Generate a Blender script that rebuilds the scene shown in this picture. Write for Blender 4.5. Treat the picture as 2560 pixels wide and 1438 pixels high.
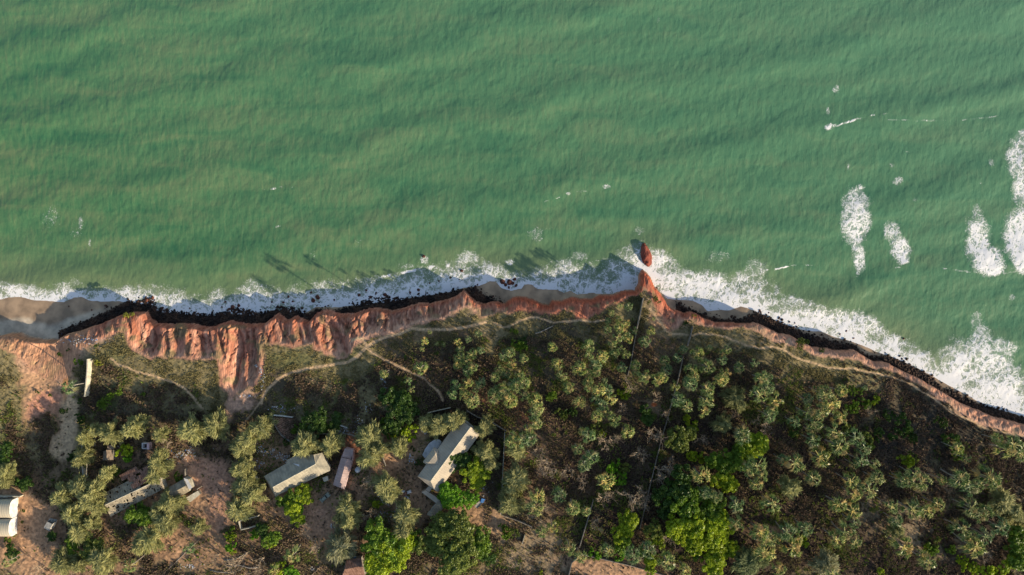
import bpy, math, random
import numpy as np
from mathutils import Vector, Matrix, Quaternion

# ------------------------------------------------------------------ camera, sky, sun
for o in list(bpy.data.objects):
    bpy.data.objects.remove(o, do_unlink=True)
scene = bpy.context.scene
COL = scene.collection
S = 400.0 / 2560.0                       # metres per photo pixel at sea level
H = 400.0 * 24.0 / 36.0                  # flying height above the sea
cam_d = bpy.data.cameras.new("camera")
cam_d.lens = 24; cam_d.sensor_width = 36; cam_d.clip_start = 1; cam_d.clip_end = 9000
cam = bpy.data.objects.new("camera", cam_d); COL.objects.link(cam)
cam.location = (0, 0, H); scene.camera = cam

ELEV = math.radians(17.8)
SUNV = Vector((0.84 * math.cos(ELEV), -0.543 * math.cos(ELEV), math.sin(ELEV))).normalized()
w = bpy.data.worlds.new("World"); scene.world = w; w.use_nodes = True
nt = w.node_tree; nt.nodes.clear()
sky = nt.nodes.new("ShaderNodeTexSky"); sky.sky_type = 'NISHITA'; sky.sun_disc = False
sky.sun_elevation = ELEV; sky.sun_rotation = math.atan2(SUNV.x, SUNV.y)
bg = nt.nodes.new("ShaderNodeBackground"); bg.inputs[1].default_value = 0.12
wo = nt.nodes.new("ShaderNodeOutputWorld")
nt.links.new(sky.outputs[0], bg.inputs[0]); nt.links.new(bg.outputs[0], wo.inputs[0])
sun_d = bpy.data.lights.new("sun", 'SUN'); sun_d.energy = 5.0; sun_d.angle = math.radians(0.6)
sun_d.color = (1.0, 0.84, 0.62)
sun = bpy.data.objects.new("sun", sun_d); COL.objects.link(sun)
sun.rotation_euler = SUNV.to_track_quat('Z', 'Y').to_euler()
scene.view_settings.view_transform = 'Standard'; scene.view_settings.look = 'None'
scene.view_settings.gamma = 1.0; scene.view_settings.exposure = 0.76
scene.render.engine = 'CYCLES'
scene.cycles.max_bounces = 5; scene.cycles.diffuse_bounces = 3; scene.cycles.glossy_bounces = 2
scene.cycles.transmission_bounces = 2; scene.cycles.transparent_max_bounces = 4

rnd = random.Random(7)
rs = np.random.RandomState(11)

# ------------------------------------------------------------------ numeric helpers
def _hash(ix, iy, seed):
    h = (ix.astype(np.int64) * 374761393 + iy.astype(np.int64) * 668265263 + seed * 974711) & 0xffffffff
    h = ((h ^ (h >> 13)) * 1274126177) & 0xffffffff
    h = h ^ (h >> 16)
    return (h & 0xffff) / 65535.0

def vn(x, y, seed=0):
    x = np.asarray(x, float); y = np.asarray(y, float)
    ix = np.floor(x); iy = np.floor(y); fx = x - ix; fy = y - iy
    fx = fx * fx * (3 - 2 * fx); fy = fy * fy * (3 - 2 * fy)
    a = _hash(ix, iy, seed); b = _hash(ix + 1, iy, seed); c = _hash(ix, iy + 1, seed); d = _hash(ix + 1, iy + 1, seed)
    return (a + (b - a) * fx) * (1 - fy) + (c + (d - c) * fx) * fy

def fbm(x, y, oct=4, seed=0):
    s = 0; a = 0.5; t = 0
    for k in range(oct):
        s = s + a * vn(x * 2 ** k + 17.3 * k, y * 2 ** k - 9.1 * k, seed + k); t += a; a *= 0.5
    return s / t

def ss(a, b, x):
    t = np.clip((x - a) / (b - a), 0, 1)
    return t * t * (3 - 2 * t)

def W(px, py, z):
    k = S * (H - z) / H
    return (px - 1280.0) * k, (719.0 - py) * k

def poly_dist(x, y, pts):
    d = np.full(x.shape, 1e18)
    for (ax, ay), (bx, by) in zip(pts[:-1], pts[1:]):
        vx, vy = bx - ax, by - ay
        L = vx * vx + vy * vy + 1e-9
        t = np.clip(((x - ax) * vx + (y - ay) * vy) / L, 0, 1)
        dd = (x - ax - t * vx) ** 2 + (y - ay - t * vy) ** 2
        d = np.minimum(d, dd)
    return np.sqrt(d)

def inside(x, y, poly):
    r = np.zeros(x.shape, bool)
    n = len(poly)
    for i in range(n):
        ax, ay = poly[i]; bx, by = poly[(i + 1) % n]
        if ay == by: continue
        c = ((ay > y) != (by > y)) & (x < (bx - ax) * (y - ay) / (by - ay) + ax)
        r ^= c
    return r

def sdist(x, y, line, below=-6000):
    # positive on the landward (negative y) side of an open shoreline
    poly = list(line) + [(line[-1][0], below), (line[0][0], below)]
    d = poly_dist(x, y, line)
    return np.where(inside(x, y, poly), d, -d)

def densify(pts, amp=1.2, step=7, seed=3):
    r = random.Random(seed); out = []
    for (a, b) in zip(pts[:-1], pts[1:]):
        n = max(1, min(40, int(math.hypot(b[0] - a[0], b[1] - a[1]) / step)))
        for i in range(n):
            t = i / n; j = 0 if i == 0 else 1
            out.append((a[0] + (b[0] - a[0]) * t + j * r.uniform(-amp, amp), a[1] + (b[1] - a[1]) * t + j * r.uniform(-amp, amp)))
    out.append(pts[-1]); return out

# ------------------------------------------------------------------ shoreline surveys (photo pixels)
FOOT = [(-20000,860),(-400,850),(0,841),(32,832),(55,831),(74,842),(111,848),(148,848),(169,835),(211,823),(251,811),(285,796),(304,788),(338,779),(370,778),(380,796),(396,807),(423,809),(462,807),(480,809),(530,815),(578,800),(628,809),(660,808),(681,794),(697,782),(723,799),(744,788),(773,803),(792,780),(818,772),(850,782),(884,783),(926,768),(960,771),(981,776),(1013,768),(1052,756),(1076,758),(1118,748),(1145,737),(1159,725),(1171,735),(1190,752),(1208,758),(1237,753),(1264,758),(1282,744),(1309,743),(1330,748),(1356,761),(1372,764),(1380,751),(1404,753),(1428,743),(1451,748),(1480,748),(1498,738),(1530,738),(1561,727),(1588,728),(1596,712),(1599,686),(1605,675),(1614,682),(1625,694),(1633,717),(1649,732),(1659,746),(1670,765),(1683,774),(1699,777),(1709,783),(1723,778),(1738,783),(1757,795),(1783,805),(1815,805),(1847,807),(1884,806),(1902,812),(1923,823),(1942,832),(1970,836),(1987,847),(2026,867),(2059,869),(2092,876),(2131,873),(2151,887),(2176,901),(2212,905),(2240,921),(2282,940),(2323,962),(2365,987),(2393,1004),(2435,1021),(2476,1040),(2518,1049),(2560,1060),(2900,1160),(20000,3500)]
TOP = [(-20000,890),(-400,880),(0,866),(40,885),(80,925),(120,945),(165,945),(185,900),(200,868),(240,850),(300,830),(312,826),(318,850),(332,872),(370,893),(410,893),(440,893),(500,897),(540,895),(552,930),(555,965),(575,990),(600,985),(640,960),(655,935),(658,860),(690,858),(735,865),(780,858),(790,872),(830,890),(868,893),(888,858),(905,845),(960,833),(1000,827),(1026,811),(1066,802),(1108,797),(1145,777),(1168,764),(1182,772),(1203,790),(1232,789),(1243,776),(1272,782),(1298,772),(1330,774),(1356,782),(1383,782),(1409,772),(1435,782),(1443,795),(1461,797),(1482,789),(1519,762),(1561,744),(1596,738),(1603,722),(1607,712),(1612,716),(1625,728),(1634,752),(1646,775),(1662,799),(1676,824),(1691,818),(1704,805),(1731,797),(1752,810),(1770,815),(1810,820),(1852,815),(1900,827),(1921,844),(1960,857),(1990,862),(2012,873),(2042,887),(2131,893),(2156,902),(2184,918),(2223,920),(2254,937),(2309,964),(2337,990),(2376,1010),(2398,1031),(2448,1060),(2504,1074),(2560,1090),(2900,1200),(20000,3560)]
WATER = [(-20000,760),(-400,752),(0,747),(21,741),(53,741),(85,749),(132,751),(159,754),(185,742),(206,741),(227,751),(259,753),(296,752),(330,758),(370,765),(400,780),(440,785),(520,790),(580,785),(640,790),(680,776),(720,780),(760,785),(790,767),(830,770),(900,763),(960,757),(1000,750),(1060,740),(1120,731),(1160,720),(1198,714),(1224,702),(1240,703),(1253,719),(1277,727),(1303,722),(1311,711),(1330,711),(1343,722),(1393,724),(1409,732),(1425,727),(1443,737),(1480,732),(1498,735),(1530,736),(1561,726),(1586,727),(1595,712),(1598,686),(1605,674),(1615,682),(1626,694),(1635,717),(1651,732),(1667,747),(1694,749),(1731,752),(1754,762),(1768,778),(1794,775),(1826,775),(1852,765),(1884,775),(1916,791),(1960,810),(1990,820),(2017,826),(2053,828),(2087,843),(2120,851),(2159,865),(2198,882),(2226,890),(2282,915),(2323,935),(2365,960),(2421,990),(2462,1016),(2518,1029),(2560,1043),(2900,1130),(20000,3400)]
FOAM_EDGE = [(-20000,715),(-400,710),(0,703),(30,712),(60,714),(90,722),(120,720),(150,712),(185,704),(205,716),(240,726),(300,722),(340,718),(390,712),(430,722),(470,738),(510,742),(545,728),(600,722),(625,704),(650,712),(700,722),(760,712),(830,706),(880,705),(930,697),(1000,684),(1080,667),(1140,655),(1165,632),(1190,640),(1240,668),(1300,690),(1330,680),(1380,655),(1410,645),(1450,668),(1500,655),(1560,626),(1600,610),(1640,618),(1690,655),(1740,685),(1790,680),(1840,690),(1880,655),(1905,660),(1915,700),(1960,740),(2010,752),(2060,768),(2110,780),(2180,795),(2220,830),(2280,860),(2330,885),(2370,865),(2420,850),(2460,830),(2500,880),(2540,915),(2600,950),(2900,1010),(20000,3250)]
ROCK_EDGE = [(150,824),(180,812),(215,798),(250,782),(290,762),(310,750),(345,745),(380,740),(395,763),(430,773),(470,776),(520,782),(560,772),(590,765),(640,775),(670,774),(700,764),(740,768),(770,780),(790,768),(830,770),(870,765),(910,745),(940,740),(985,736),(1010,742),(1060,735),(1120,725),(1160,718),(1190,712),(1210,733),(1240,745),(1266,756)]
ROCK_EDGE2 = [(1688,752),(1720,766),(1757,782),(1800,794),(1850,794),(1890,776),(1920,788),(1960,805),(1990,820),(2020,833),(2060,843),(2100,852),(2140,860),(2160,880),(2180,888),(2220,886),(2260,900),(2300,920),(2330,942),(2360,967),(2400,982),(2440,1005),(2500,1018),(2560,1042),(2900,1140)]
HKX = [-20000,-400,0,60,110,160,200,250,310,380,600,1160,1500,1600,1660,1800,2100,2560,4000,20000]
HKZ = [9,9,9,8.5,8,7.5,7.5,7.8,8.2,8.4,8.2,7.8,7.0,6.2,6.2,6.6,6.6,6.2,6.2,6.2]

def top_h(px): return np.interp(px, HKX, HKZ)

def wline(pts, zf, seed=3, amp=1.2):
    out = []
    for px, py in densify(pts, amp, 7, seed):
        z = zf(px) if callable(zf) else zf
        out.append(W(px, py, z))
    return out

wfoot = wline(FOOT, 1.4, 5); wtop = wline(TOP, lambda p: float(top_h(p)), 6, 2.2)
wwat = wline(WATER, 0.0, 8, 1.0)

def axis(a, b, step, far, n=26):
    core = np.arange(a, b + step, step)
    g = np.geomspace(step * 2, far, n)
    return np.concatenate([(a - np.cumsum(g))[::-1], core, b + step + np.cumsum(g)])

def grid_mesh_data(xs, ys):
    nx, ny = len(xs), len(ys)
    idx = np.arange(nx * ny).reshape(ny, nx)
    q = np.stack([idx[:-1, :-1], idx[:-1, 1:], idx[1:, 1:], idx[1:, :-1]], -1).reshape(-1, 4)
    return q

# ---- terrain heights
GX = axis(-206, 206, 0.4, 900); GY = axis(-118, 34, 0.4, 900)
X, Y = np.meshgrid(GX, GY)
dF = sdist(X, Y, wfoot); dT = sdist(X, Y, wtop); dL = sdist(X, Y, wwat)
PXg = 1280 + X / (S * (H - 10) / H)      # plan pixel column at about plateau level
hh = top_h(PXg)
slope_w = np.abs(dF) + np.abs(dT) + 1e-6
t = np.clip(dF / slope_w, 0, 1)
rill = 1 - np.abs(2 * fbm(X / 2.3 + 1.5 * fbm(X / 9, Y / 9, 2, 4), Y / 13, 3, 21) - 1) * 2.2
rill2 = fbm(X / 7.5, Y / 16, 3, 33)
cl = 1.4 + (hh - 1.4) * (0.64 * ss(0, 0.14, t + 0.10 * (fbm(X / 2.5, Y / 2.5, 3, 29) - .5)) + 0.36 * t)
amp = np.clip(slope_w * 0.16, 0.25, 2.1)
cv = fbm(X / 2.6 + 2.2 * fbm(X / 6, Y / 6, 3, 24), Y / 7.5, 3, 27)
crack = ss(0.045, 0.0, np.abs(cv - 0.5)) * ss(0.02, 0.2, t) * ss(1.0, 0.8, t)
GUL = [[(340,786),(330,812),(322,840)],[(352,788),(346,830),(345,880)],[(396,808),(388,845),(372,880)],[(428,812),(420,850),(414,893)],[(446,812),(440,860),(432,893)],[(487,812),(476,860),(468,893)],[(508,812),(503,850),(500,895)],[(545,812),(550,850),(552,893)],[(575,806),(566,840),(556,880)],[(590,806),(585,860),(572,905),(562,935)],[(604,806),(606,860),(596,920),(578,970)],[(622,810),(626,860),(618,920),(600,975)],[(640,812),(640,870),(634,930)],[(664,810),(668,835),(672,858)],
 [(690,792),(683,825),(686,858)],[(703,786),(702,820),(712,860)],[(722,802),(716,835),(728,862)],[(744,792),(745,825),(752,862)],[(770,806),(768,835),(776,862)],[(792,784),(786,830),(790,870)],[(810,778),(806,830),(812,880)],[(826,776),(832,815),(850,850),(866,885)],[(828,790),(825,840),(834,888)],[(850,786),(862,815),(884,845)],[(868,788),(874,815),(890,840)]]
for gx_ in range(900, 1165, 13):
    yy0 = float(np.interp(gx_, [p[0] for p in FOOT], [p[1] for p in FOOT])); yy1 = float(np.interp(gx_, [p[0] for p in TOP], [p[1] for p in TOP]))
    jj = rnd.uniform(-7, 7); GUL.append([(gx_, yy0), (gx_ + jj * .5 + rnd.uniform(-3, 3), yy0 * .5 + yy1 * .5), (gx_ + jj, yy1 * rnd.uniform(.9, 1) + yy0 * 0.0 if False else yy0 + (yy1 - yy0) * rnd.uniform(.6, 1))])
for gx_ in list(range(1185, 1585, 21)) + list(range(1690, 2560, 26)):
    yy0 = float(np.interp(gx_, [p[0] for p in FOOT], [p[1] for p in FOOT])); yy1 = float(np.interp(gx_, [p[0] for p in TOP], [p[1] for p in TOP]))
    GUL.append([(gx_, yy0), (gx_ + rnd.uniform(-7, 7), yy0 + (yy1 - yy0) * rnd.uniform(.5, .95))])
near = (dF > -1) & (dT < 3) & (np.abs(X) < 210); nx_, ny_ = X[near], Y[near]
wx1 = (fbm(nx_ / 2.5, ny_ / 2.5, 3, 26) - .5) * 2.2; gdist = np.full(nx_.shape, 99.0)
for g in GUL:
    P_ = [W(p[0], p[1], 1.5 + 8.5 * i / (len(g) - 1)) for i, p in enumerate(g)]
    gdist = np.minimum(gdist, poly_dist(nx_ + wx1, ny_, P_))
gul = np.zeros(X.shape); gul[near] = np.exp(-(gdist / 0.85) ** 1.5)
gwide = np.zeros(X.shape); gwide[near] = np.exp(-(gdist / 2.3) ** 2)
ALC = [([(404,808),(378,845),(352,878)],4.6),([(452,812),(449,850),(444,882)],2.6),([(514,812),(512,850),(508,882)],3.8),([(612,806),(606,860),(592,930),(582,972)],3.6),([(642,812),(634,880),(622,955)],2.6),([(702,786),(700,822),(700,850)],2.2),([(724,800),(721,845)],1.8),([(766,804),(763,850)],2.6),([(826,780),(838,830),(852,878)],4.6),
 ([(930,770),(926,815)],3),([(982,776),(980,812)],2.6),([(1030,764),(1030,800)],2.6),([(1080,758),(1080,795)],2.6),([(1208,758),(1208,785)],2.6),([(1262,758),(1262,778)],2.2),([(1360,760),(1358,780)],2.6)]
alc = np.zeros(X.shape); av = np.zeros(nx_.shape)
for g, wd_ in ALC:
    P_ = [W(p[0], p[1], 1.5 + 8.5 * i / (len(g) - 1)) for i, p in enumerate(g)]
    av = np.maximum(av, np.exp(-(poly_dist(nx_ + wx1 * .8, ny_, P_) / wd_) ** 2) * min(1, wd_ / 3.2))
alc[near] = av
cl = cl - (alc - 0.35) * 5.4 * (np.clip(t * 1.3 - .1, 0, 1) * (1 - t)) ** 0.75 * np.clip(slope_w / 14, .3, 1.0) * 1.5
cl = cl - (0.5 * gul + 0.25 * gwide - 0.2) * 3.2 * (t * (1 - t)) ** 0.8 * np.clip(slope_w / 12, .3, 1.0) * 1.6
cl = cl + (amp * (0.35 * (rill - 0.5)) + amp * 0.7 * (rill2 - 0.5)) * 4 * t * (1 - t) - 0.7 * crack * np.clip(slope_w / 9, .3, 1)
pl = hh + (12.3 - hh) * ss(0, 75, dT) + 1.6 * (fbm(X / 26, Y / 26, 4, 51) - 0.5) * ss(0, 8, dT)
beach = np.where(dL > 0, 1.4 * dL / (dL + np.abs(dF) + 1e-6), -0.11 * np.abs(dL))
beach = np.maximum(beach, -9) + 0.02 * (fbm(X / 3, Y / 3, 3, 61) - 0.5)
Z = np.where(dF < 0, beach, np.where(dT < 0, cl, pl))
# gully with sand track running down to the beach at the far west
gl = [W(148, 848, 2), W(160, 900, 4), W(168, 960, 6), W(172, 1030, 8), W(160, 1090, 9), W(150, 1150, 11)]
gd = np.full(X.shape, 1e9); gz = np.zeros(X.shape)
gh = [4.2, 6.2, 7.8, 9.4, 10.8, 12]
for i in range(len(gl) - 1):
    (ax, ay), (bx, by) = gl[i], gl[i + 1]
    vx, vy = bx - ax, by - ay
    tt = np.clip(((X - ax) * vx + (Y - ay) * vy) / (vx * vx + vy * vy), 0, 1)
    d = np.hypot(X - ax - tt * vx, Y - ay - tt * vy)
    m = d < gd; gz = np.where(m, gh[i] + (gh[i + 1] - gh[i]) * tt, gz); gd = np.minimum(gd, d)
gw = np.exp(-(gd / 8.5) ** 2) * ss(0, 3, dF)
Z = Z * (1 - gw) + np.minimum(Z, gz) * gw
inl = ss(-1.0, 3.0, dT) * (1 - 0.7 * gw)
clump = fbm(X / 1.1, Y / 1.1, 3, 71)
Z = Z + inl * (0.32 * (clump - 0.5)) + 0.14 * (fbm(X / 0.9, Y / 0.9, 2, 75) - 0.5) * ss(0, 2, dF)

def zg(x, y):
    x = np.asarray(x, float); y = np.asarray(y, float)
    i = np.clip(np.searchsorted(GX, x) - 1, 0, len(GX) - 2); j = np.clip(np.searchsorted(GY, y) - 1, 0, len(GY) - 2)
    fx = np.clip((x - GX[i]) / (GX[i + 1] - GX[i]), 0, 1); fy = np.clip((y - GY[j]) / (GY[j + 1] - GY[j]), 0, 1)
    return (Z[j, i] * (1 - fx) + Z[j, i + 1] * fx) * (1 - fy) + (Z[j + 1, i] * (1 - fx) + Z[j + 1, i + 1] * fx) * fy

def place(px, py, h=0.0):
    z = 12.0
    for _ in range(4):
        x, y = W(px, py, z + h); z = float(zg(x, y))
    return x, y, z

# photo pixel of every terrain vertex, to survey colours
K = S * (H - Z) / H
PX = 1280 + X / K; PY = 719 - Y / K

# ---- ground colours (linear albedo)
C = dict(clay=(0.47,0.222,0.15), deep=(0.38,0.09,0.045), pale=(0.56,0.34,0.235), sand=(0.50,0.40,0.29), wet=(0.33,0.235,0.155),
         olive=(0.20,0.165,0.082), green=(0.07,0.105,0.025), scrub=(0.085,0.068,0.044), litter=(0.045,0.029,0.021), dirt=(0.36,0.22,0.13),
         pink=(0.42,0.235,0.15), tan=(0.24,0.18,0.11), orange=(0.46,0.27,0.155), track=(0.52,0.36,0.215), dark=(0.04,0.035,0.03), weed=(0.028,0.016,0.012),
         brown=(0.20,0.128,0.076))
rgb = np.zeros(X.shape + (3,))
n1 = fbm(X / 9, Y / 9, 4, 81); n2 = fbm(X / 2.2, Y / 2.2, 3, 85); n3 = fbm(X / 0.8, Y / 0.8, 2, 89)
def paint(wt, col):
    global rgb
    wt = np.clip(wt, 0, 1)[..., None]
    rgb = rgb * (1 - wt) + np.array(C[col] if isinstance(col, str) else col) * wt
rgb[:] = C['scrub']
paint(ss(0.42, 0.62, n1), 'olive')
paint(ss(0.58, 0.72, n2) * 0.6, 'litter')
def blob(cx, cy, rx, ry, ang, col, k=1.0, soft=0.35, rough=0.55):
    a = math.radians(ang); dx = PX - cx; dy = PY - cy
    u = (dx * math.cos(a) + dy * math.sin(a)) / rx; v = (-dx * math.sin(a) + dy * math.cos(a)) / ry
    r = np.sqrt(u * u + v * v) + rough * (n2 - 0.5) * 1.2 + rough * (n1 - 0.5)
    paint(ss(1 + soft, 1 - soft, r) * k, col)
# palm grove floor and village earth
for b in [(1500,1150,330,230,10,'litter'),(1950,1180,330,230,15,'litter'),(1200,1000,120,90,0,'litter'),(1650,1380,330,120,5,'litter'),
          (2250,1360,330,120,10,'litter'),(1100,960,160,90,10,'litter',.8),(2330,1120,150,130,35,'dark',.5),(1400,900,120,80,0,'scrub'),
          (800,1260,480,190,0,'brown',.75),(350,1250,300,170,0,'brown',.7),(150,1330,190,120,0,'brown',.8),(1250,1330,160,120,0,'brown',.6),
          (1310,1330,110,60,25,'tan'),(1340,1400,130,50,10,'tan',.9),(1180,1340,60,90,0,'tan',.5),
          (1540,1425,130,26,8,'dirt'),(1330,1110,70,60,0,'brown'),(1270,1020,90,26,25,(0.2,0.09,0.05),.8),(2240,1300,110,45,35,'tan',.85),(2330,1360,150,45,10,'tan',.6),
          (2150,1270,70,25,35,'tan',.6),(1930,1330,60,25,0,'brown'),(1620,1015,45,18,20,'tan',.6),(1635,1012,7,5,0,(0.5,0.14,0.05)),(1500,1010,60,60,0,'brown',.6),
          (520,1195,72,48,25,'pink'),(495,1265,60,34,20,'dirt'),(455,1200,35,40,60,'orange',.6),(545,1290,30,60,15,'pink',.9),(480,1370,120,50,10,'orange',.9),(420,1340,80,30,0,'orange',.7),
          (330,1225,150,80,-25,'dirt',.45),(375,1255,26,18,-20,'orange'),(300,1170,60,26,0,'brown'),
          (770,1260,70,40,0,'dirt',.9),(800,1300,55,40,20,'pink',.8),(690,1250,40,70,40,'dirt',.6),(860,1240,60,70,0,'dirt',.6),(830,1340,90,40,20,'dirt',.55),(880,1120,26,44,0,(0.36,0.15,0.08),.9),
          (690,1140,60,26,-30,'dirt',.6),(560,1390,160,60,10,'brown',.6),
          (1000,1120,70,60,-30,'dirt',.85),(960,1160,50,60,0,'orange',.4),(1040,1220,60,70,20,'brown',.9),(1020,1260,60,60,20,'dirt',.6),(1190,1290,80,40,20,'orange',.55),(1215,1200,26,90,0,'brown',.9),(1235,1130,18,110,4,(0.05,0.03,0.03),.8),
          (60,1310,90,90,0,'orange',.75),(90,1400,150,50,0,'dirt',.8),(70,1330,30,110,0,'orange',.8),(200,1420,120,30,0,'dirt',.6),
          (120,1210,60,50,0,'brown',.6)]:
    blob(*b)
# left flank scrub and the bare gully
for b in [(20,950,60,110,0,'olive'),(20,1100,70,90,0,'olive',.9),(30,1080,30,60,0,'green',.6),(110,1090,60,70,0,'olive',.8),
          (120,930,62,75,0,'orange'),(115,880,70,60,0,'pale',.7),(95,1000,38,80,0,'orange',.9),(120,1010,55,36,-25,'clay',.85),(150,1060,40,60,0,(0.30,0.17,0.10),.7),
          (110,1080,40,40,0,'scrub',.8),(172,1040,22,70,2,'track'),(160,1110,30,40,20,'track',.9),(165,905,10,95,2,(0.55,0.25,0.10),.8),(150,935,8,60,0,'pale',.5),
          (240,860,70,28,-20,'pale',.85),(300,850,26,22,0,'olive'),(330,900,110,50,10,'olive',.9),(400,960,150,70,10,'olive',.6),(450,930,60,30,0,'olive'),(270,1000,24,36,20,'green',.5),(260,880,60,24,0,'green',.35),(500,975,60,60,0,'olive',.7),
          (610,1000,40,26,-20,'pale',.8),(580,1010,14,50,15,'pale',.55),(760,880,120,34,5,'olive'),(730,900,60,22,0,'green',.4),(850,905,60,30,-25,'green',.35),(880,980,120,80,20,'olive',.9),(820,1000,70,60,0,'olive',.6),(860,990,30,40,0,'green',.45),(720,990,90,50,0,'scrub',.7),
          (940,850,50,20,-15,'tan',.8),(1160,800,60,20,-10,'olive',.9),(1175,792,10,30,12,'tan',.9),(1230,815,60,30,0,'olive'),(1240,830,50,26,0,'tan',.45),(1090,835,110,14,-5,'brown',.6),
          (1300,860,40,50,10,'green',.35),(1290,815,60,22,0,'olive',.7),(1330,905,60,26,0,'scrub'),(1000,900,70,14,35,'tan',.5),(1060,940,60,12,35,'tan',.3),
          (1620,745,16,34,-15,'tan'),(1640,780,22,26,30,'tan',.7),(1660,810,40,24,30,'orange',.7),(1700,822,50,22,0,'orange',.55),(1640,880,60,50,0,'brown',.6),(1720,835,90,14,5,'olive',.7),
          (1820,840,110,22,8,'olive',.9),(1900,850,60,16,20,'tan',.6),(2000,895,90,26,12,'olive'),(2120,920,100,26,8,'olive'),(2230,960,90,24,30,'olive',.8),(1960,940,120,30,25,'olive',.5),
          (2300,1030,130,80,35,'scrub',.8),(2420,1100,130,60,25,'dark',.7),(1960,960,40,18,30,'orange',.2)]:
    blob(*b)
scrubw = np.clip(1.15 - 1.9 * np.abs(rgb[..., 0] - 0.10) / 0.2, 0, 1) * (dT > 0)
# cliff
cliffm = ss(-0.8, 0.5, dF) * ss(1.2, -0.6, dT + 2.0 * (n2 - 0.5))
eastk = ss(1230, 1290, PX) * ss(1700, 1640, PX)
stripe = fbm(X / 1.3, Y / 9, 3, 101)
crgb_w = cliffm
paint(crgb_w, 'clay')
paint(crgb_w * ss(0.45, 0.75, stripe) * 0.55, 'pale')
paint(crgb_w * ss(880, 940, PX) * ss(1200, 1160, PX) * 0.5, 'pale')  # brighter clay painted here to lift the shaded stretch of cliff
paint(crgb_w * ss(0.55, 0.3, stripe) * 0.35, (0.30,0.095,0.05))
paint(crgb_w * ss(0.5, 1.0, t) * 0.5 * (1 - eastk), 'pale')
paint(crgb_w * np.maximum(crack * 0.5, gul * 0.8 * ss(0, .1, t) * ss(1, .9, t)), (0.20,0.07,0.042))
paint(crgb_w * ss(.7, .1, alc) * ss(.1, .4, t) * ss(900, 860, PX) * 0.35, (0.40,0.13,0.065))
paint(crgb_w * eastk * 0.7, (0.38,0.115,0.065))
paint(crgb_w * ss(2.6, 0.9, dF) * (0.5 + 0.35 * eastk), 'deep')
paint(crgb_w * ss(0.60, 0.72, fbm(X / 3.2, Y / 3.2, 3, 111)) * ss(0.3, 0.6, t) * 0.7, 'olive')
paint(crgb_w * ss(250, 200, PX) * 0.6, 'orange')
paint(crgb_w * ss(1820, 1900, PX) * 0.45, 'pale')
for b in [(452,828,16,22,10,'olive',.75),(426,884,14,12,0,'olive',.8),(545,888,14,12,0,'olive',.7),(585,818,34,7,0,'olive',.5),(575,842,20,8,20,'olive',.4),(805,800,9,10,0,'olive',.6),(745,832,9,14,0,'olive',.4),(1090,790,12,6,0,'olive',.5),(658,862,14,30,0,'olive',.6),(470,875,8,20,0,'olive',.4),(632,930,12,26,0,'brown',.5),(1075,775,8,10,0,'olive',.5),(950,800,10,14,0,'olive',.35)]:
    blob(*b)
# beach, wet and dry, dark weed under the rock band
sandm = ss(0.3, -0.6, dF)
paint(sandm, 'wet')
paint(sandm * ss(300, 190, PX) * ss(-6.8, -4.8, dF + 1.2 * (n2 - .5)), (0.50,0.42,0.32))
rockw = np.zeros(X.shape)
wre = [W(p[0], p[1] - 1, 0.6) for p in ROCK_EDGE]; wre2 = [W(p[0], p[1] - 2, 0.6) for p in ROCK_EDGE2]
for e in (wre, wre2):
    foot_cut = [p for p in wfoot if e[0][0] <= p[0] <= e[-1][0]]
    poly = e + foot_cut[::-1]
    m = inside(X, Y, poly); dd = poly_dist(X, Y, e)
    rockw = np.maximum(rockw, np.where(m, ss(0, 1.8, dd), ss(1.6, 0, dd) * 0.16))
rockw *= (dF < 0.6)
paint(rockw * 0.95 * ss(0.2, 0.4, n3 + 0.2), 'weed')
# footpaths
PATHS = [[(653,1010),(654,1000),(670,973),(697,947),(731,931),(765,923),(810,915),(845,909),(868,905),(892,891),(916,868),(934,857),(969,841),(1000,835),(1034,822),(1066,825),(1124,823),(1161,818),(1214,806)],
 [(1235,806),(1258,818),(1277,815),(1303,801),(1330,794),(1351,797),(1383,807),(1409,803),(1449,801),(1480,805),(1510,800)],
 [(916,868),(929,881),(956,897),(985,910),(1026,930),(1058,946),(1076,962),(1097,980),(1106,1002)],
 [(916,868),(910,850),(893,846),(878,852)],
 [(277,897),(296,912),(317,919),(343,931),(375,938),(404,947),(433,955),(460,971),(481,994),(507,1021)],
 [(1625,770),(1646,799),(1665,828),(1678,835),(1704,836),(1731,839),(1752,834),(1783,836),(1810,842),(1836,852),(1868,865),(1900,871),(1931,868),(1962,876),(1990,894),(2026,907),(2073,919),(2129,922),(2165,929),(2212,939),(2240,947),(2282,963),(2323,990),(2354,1010),(2376,1032),(2404,1042),(2435,1057),(2476,1077),(2532,1085),(2700,1130)],
 [(1962,876),(1966,862),(1974,848)],[(2376,1032),(2374,1015)],[(654,1000),(630,1035),(610,1060)]]
PWID = [5.2,3.6,4.6,5,3.7,3.5,4,4,2.8]
pathw = np.zeros(X.shape)
land = (dT > -4) & (np.abs(X) < 215) & (np.abs(Y) < 125)
lx, ly = PX[land] + 5 * (fbm(X[land] / 5, Y[land] / 5, 2, 201) - .5), PY[land] + 5 * (fbm(X[land] / 5, Y[land] / 5, 2, 205) - .5)
pw = np.zeros(lx.shape)
for p, wd in zip(PATHS, PWID):
    pw = np.maximum(pw, ss(wd, wd * 0.35, poly_dist(lx, ly, p)) * (0.9 if wd > 3.3 else 0.65))
pathw[land] = pw
paint(pathw * (0.75 + 0.5 * n3), 'track')
vr = np.where(dF > 0, 1.0, 0.25)[..., None]
rgb = np.clip(rgb * (1 + 0.4 * vr * (n2[..., None] - .5)) * (1 + 0.32 * vr * (n3[..., None] - .5)), 0.004, 0.9)

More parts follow.
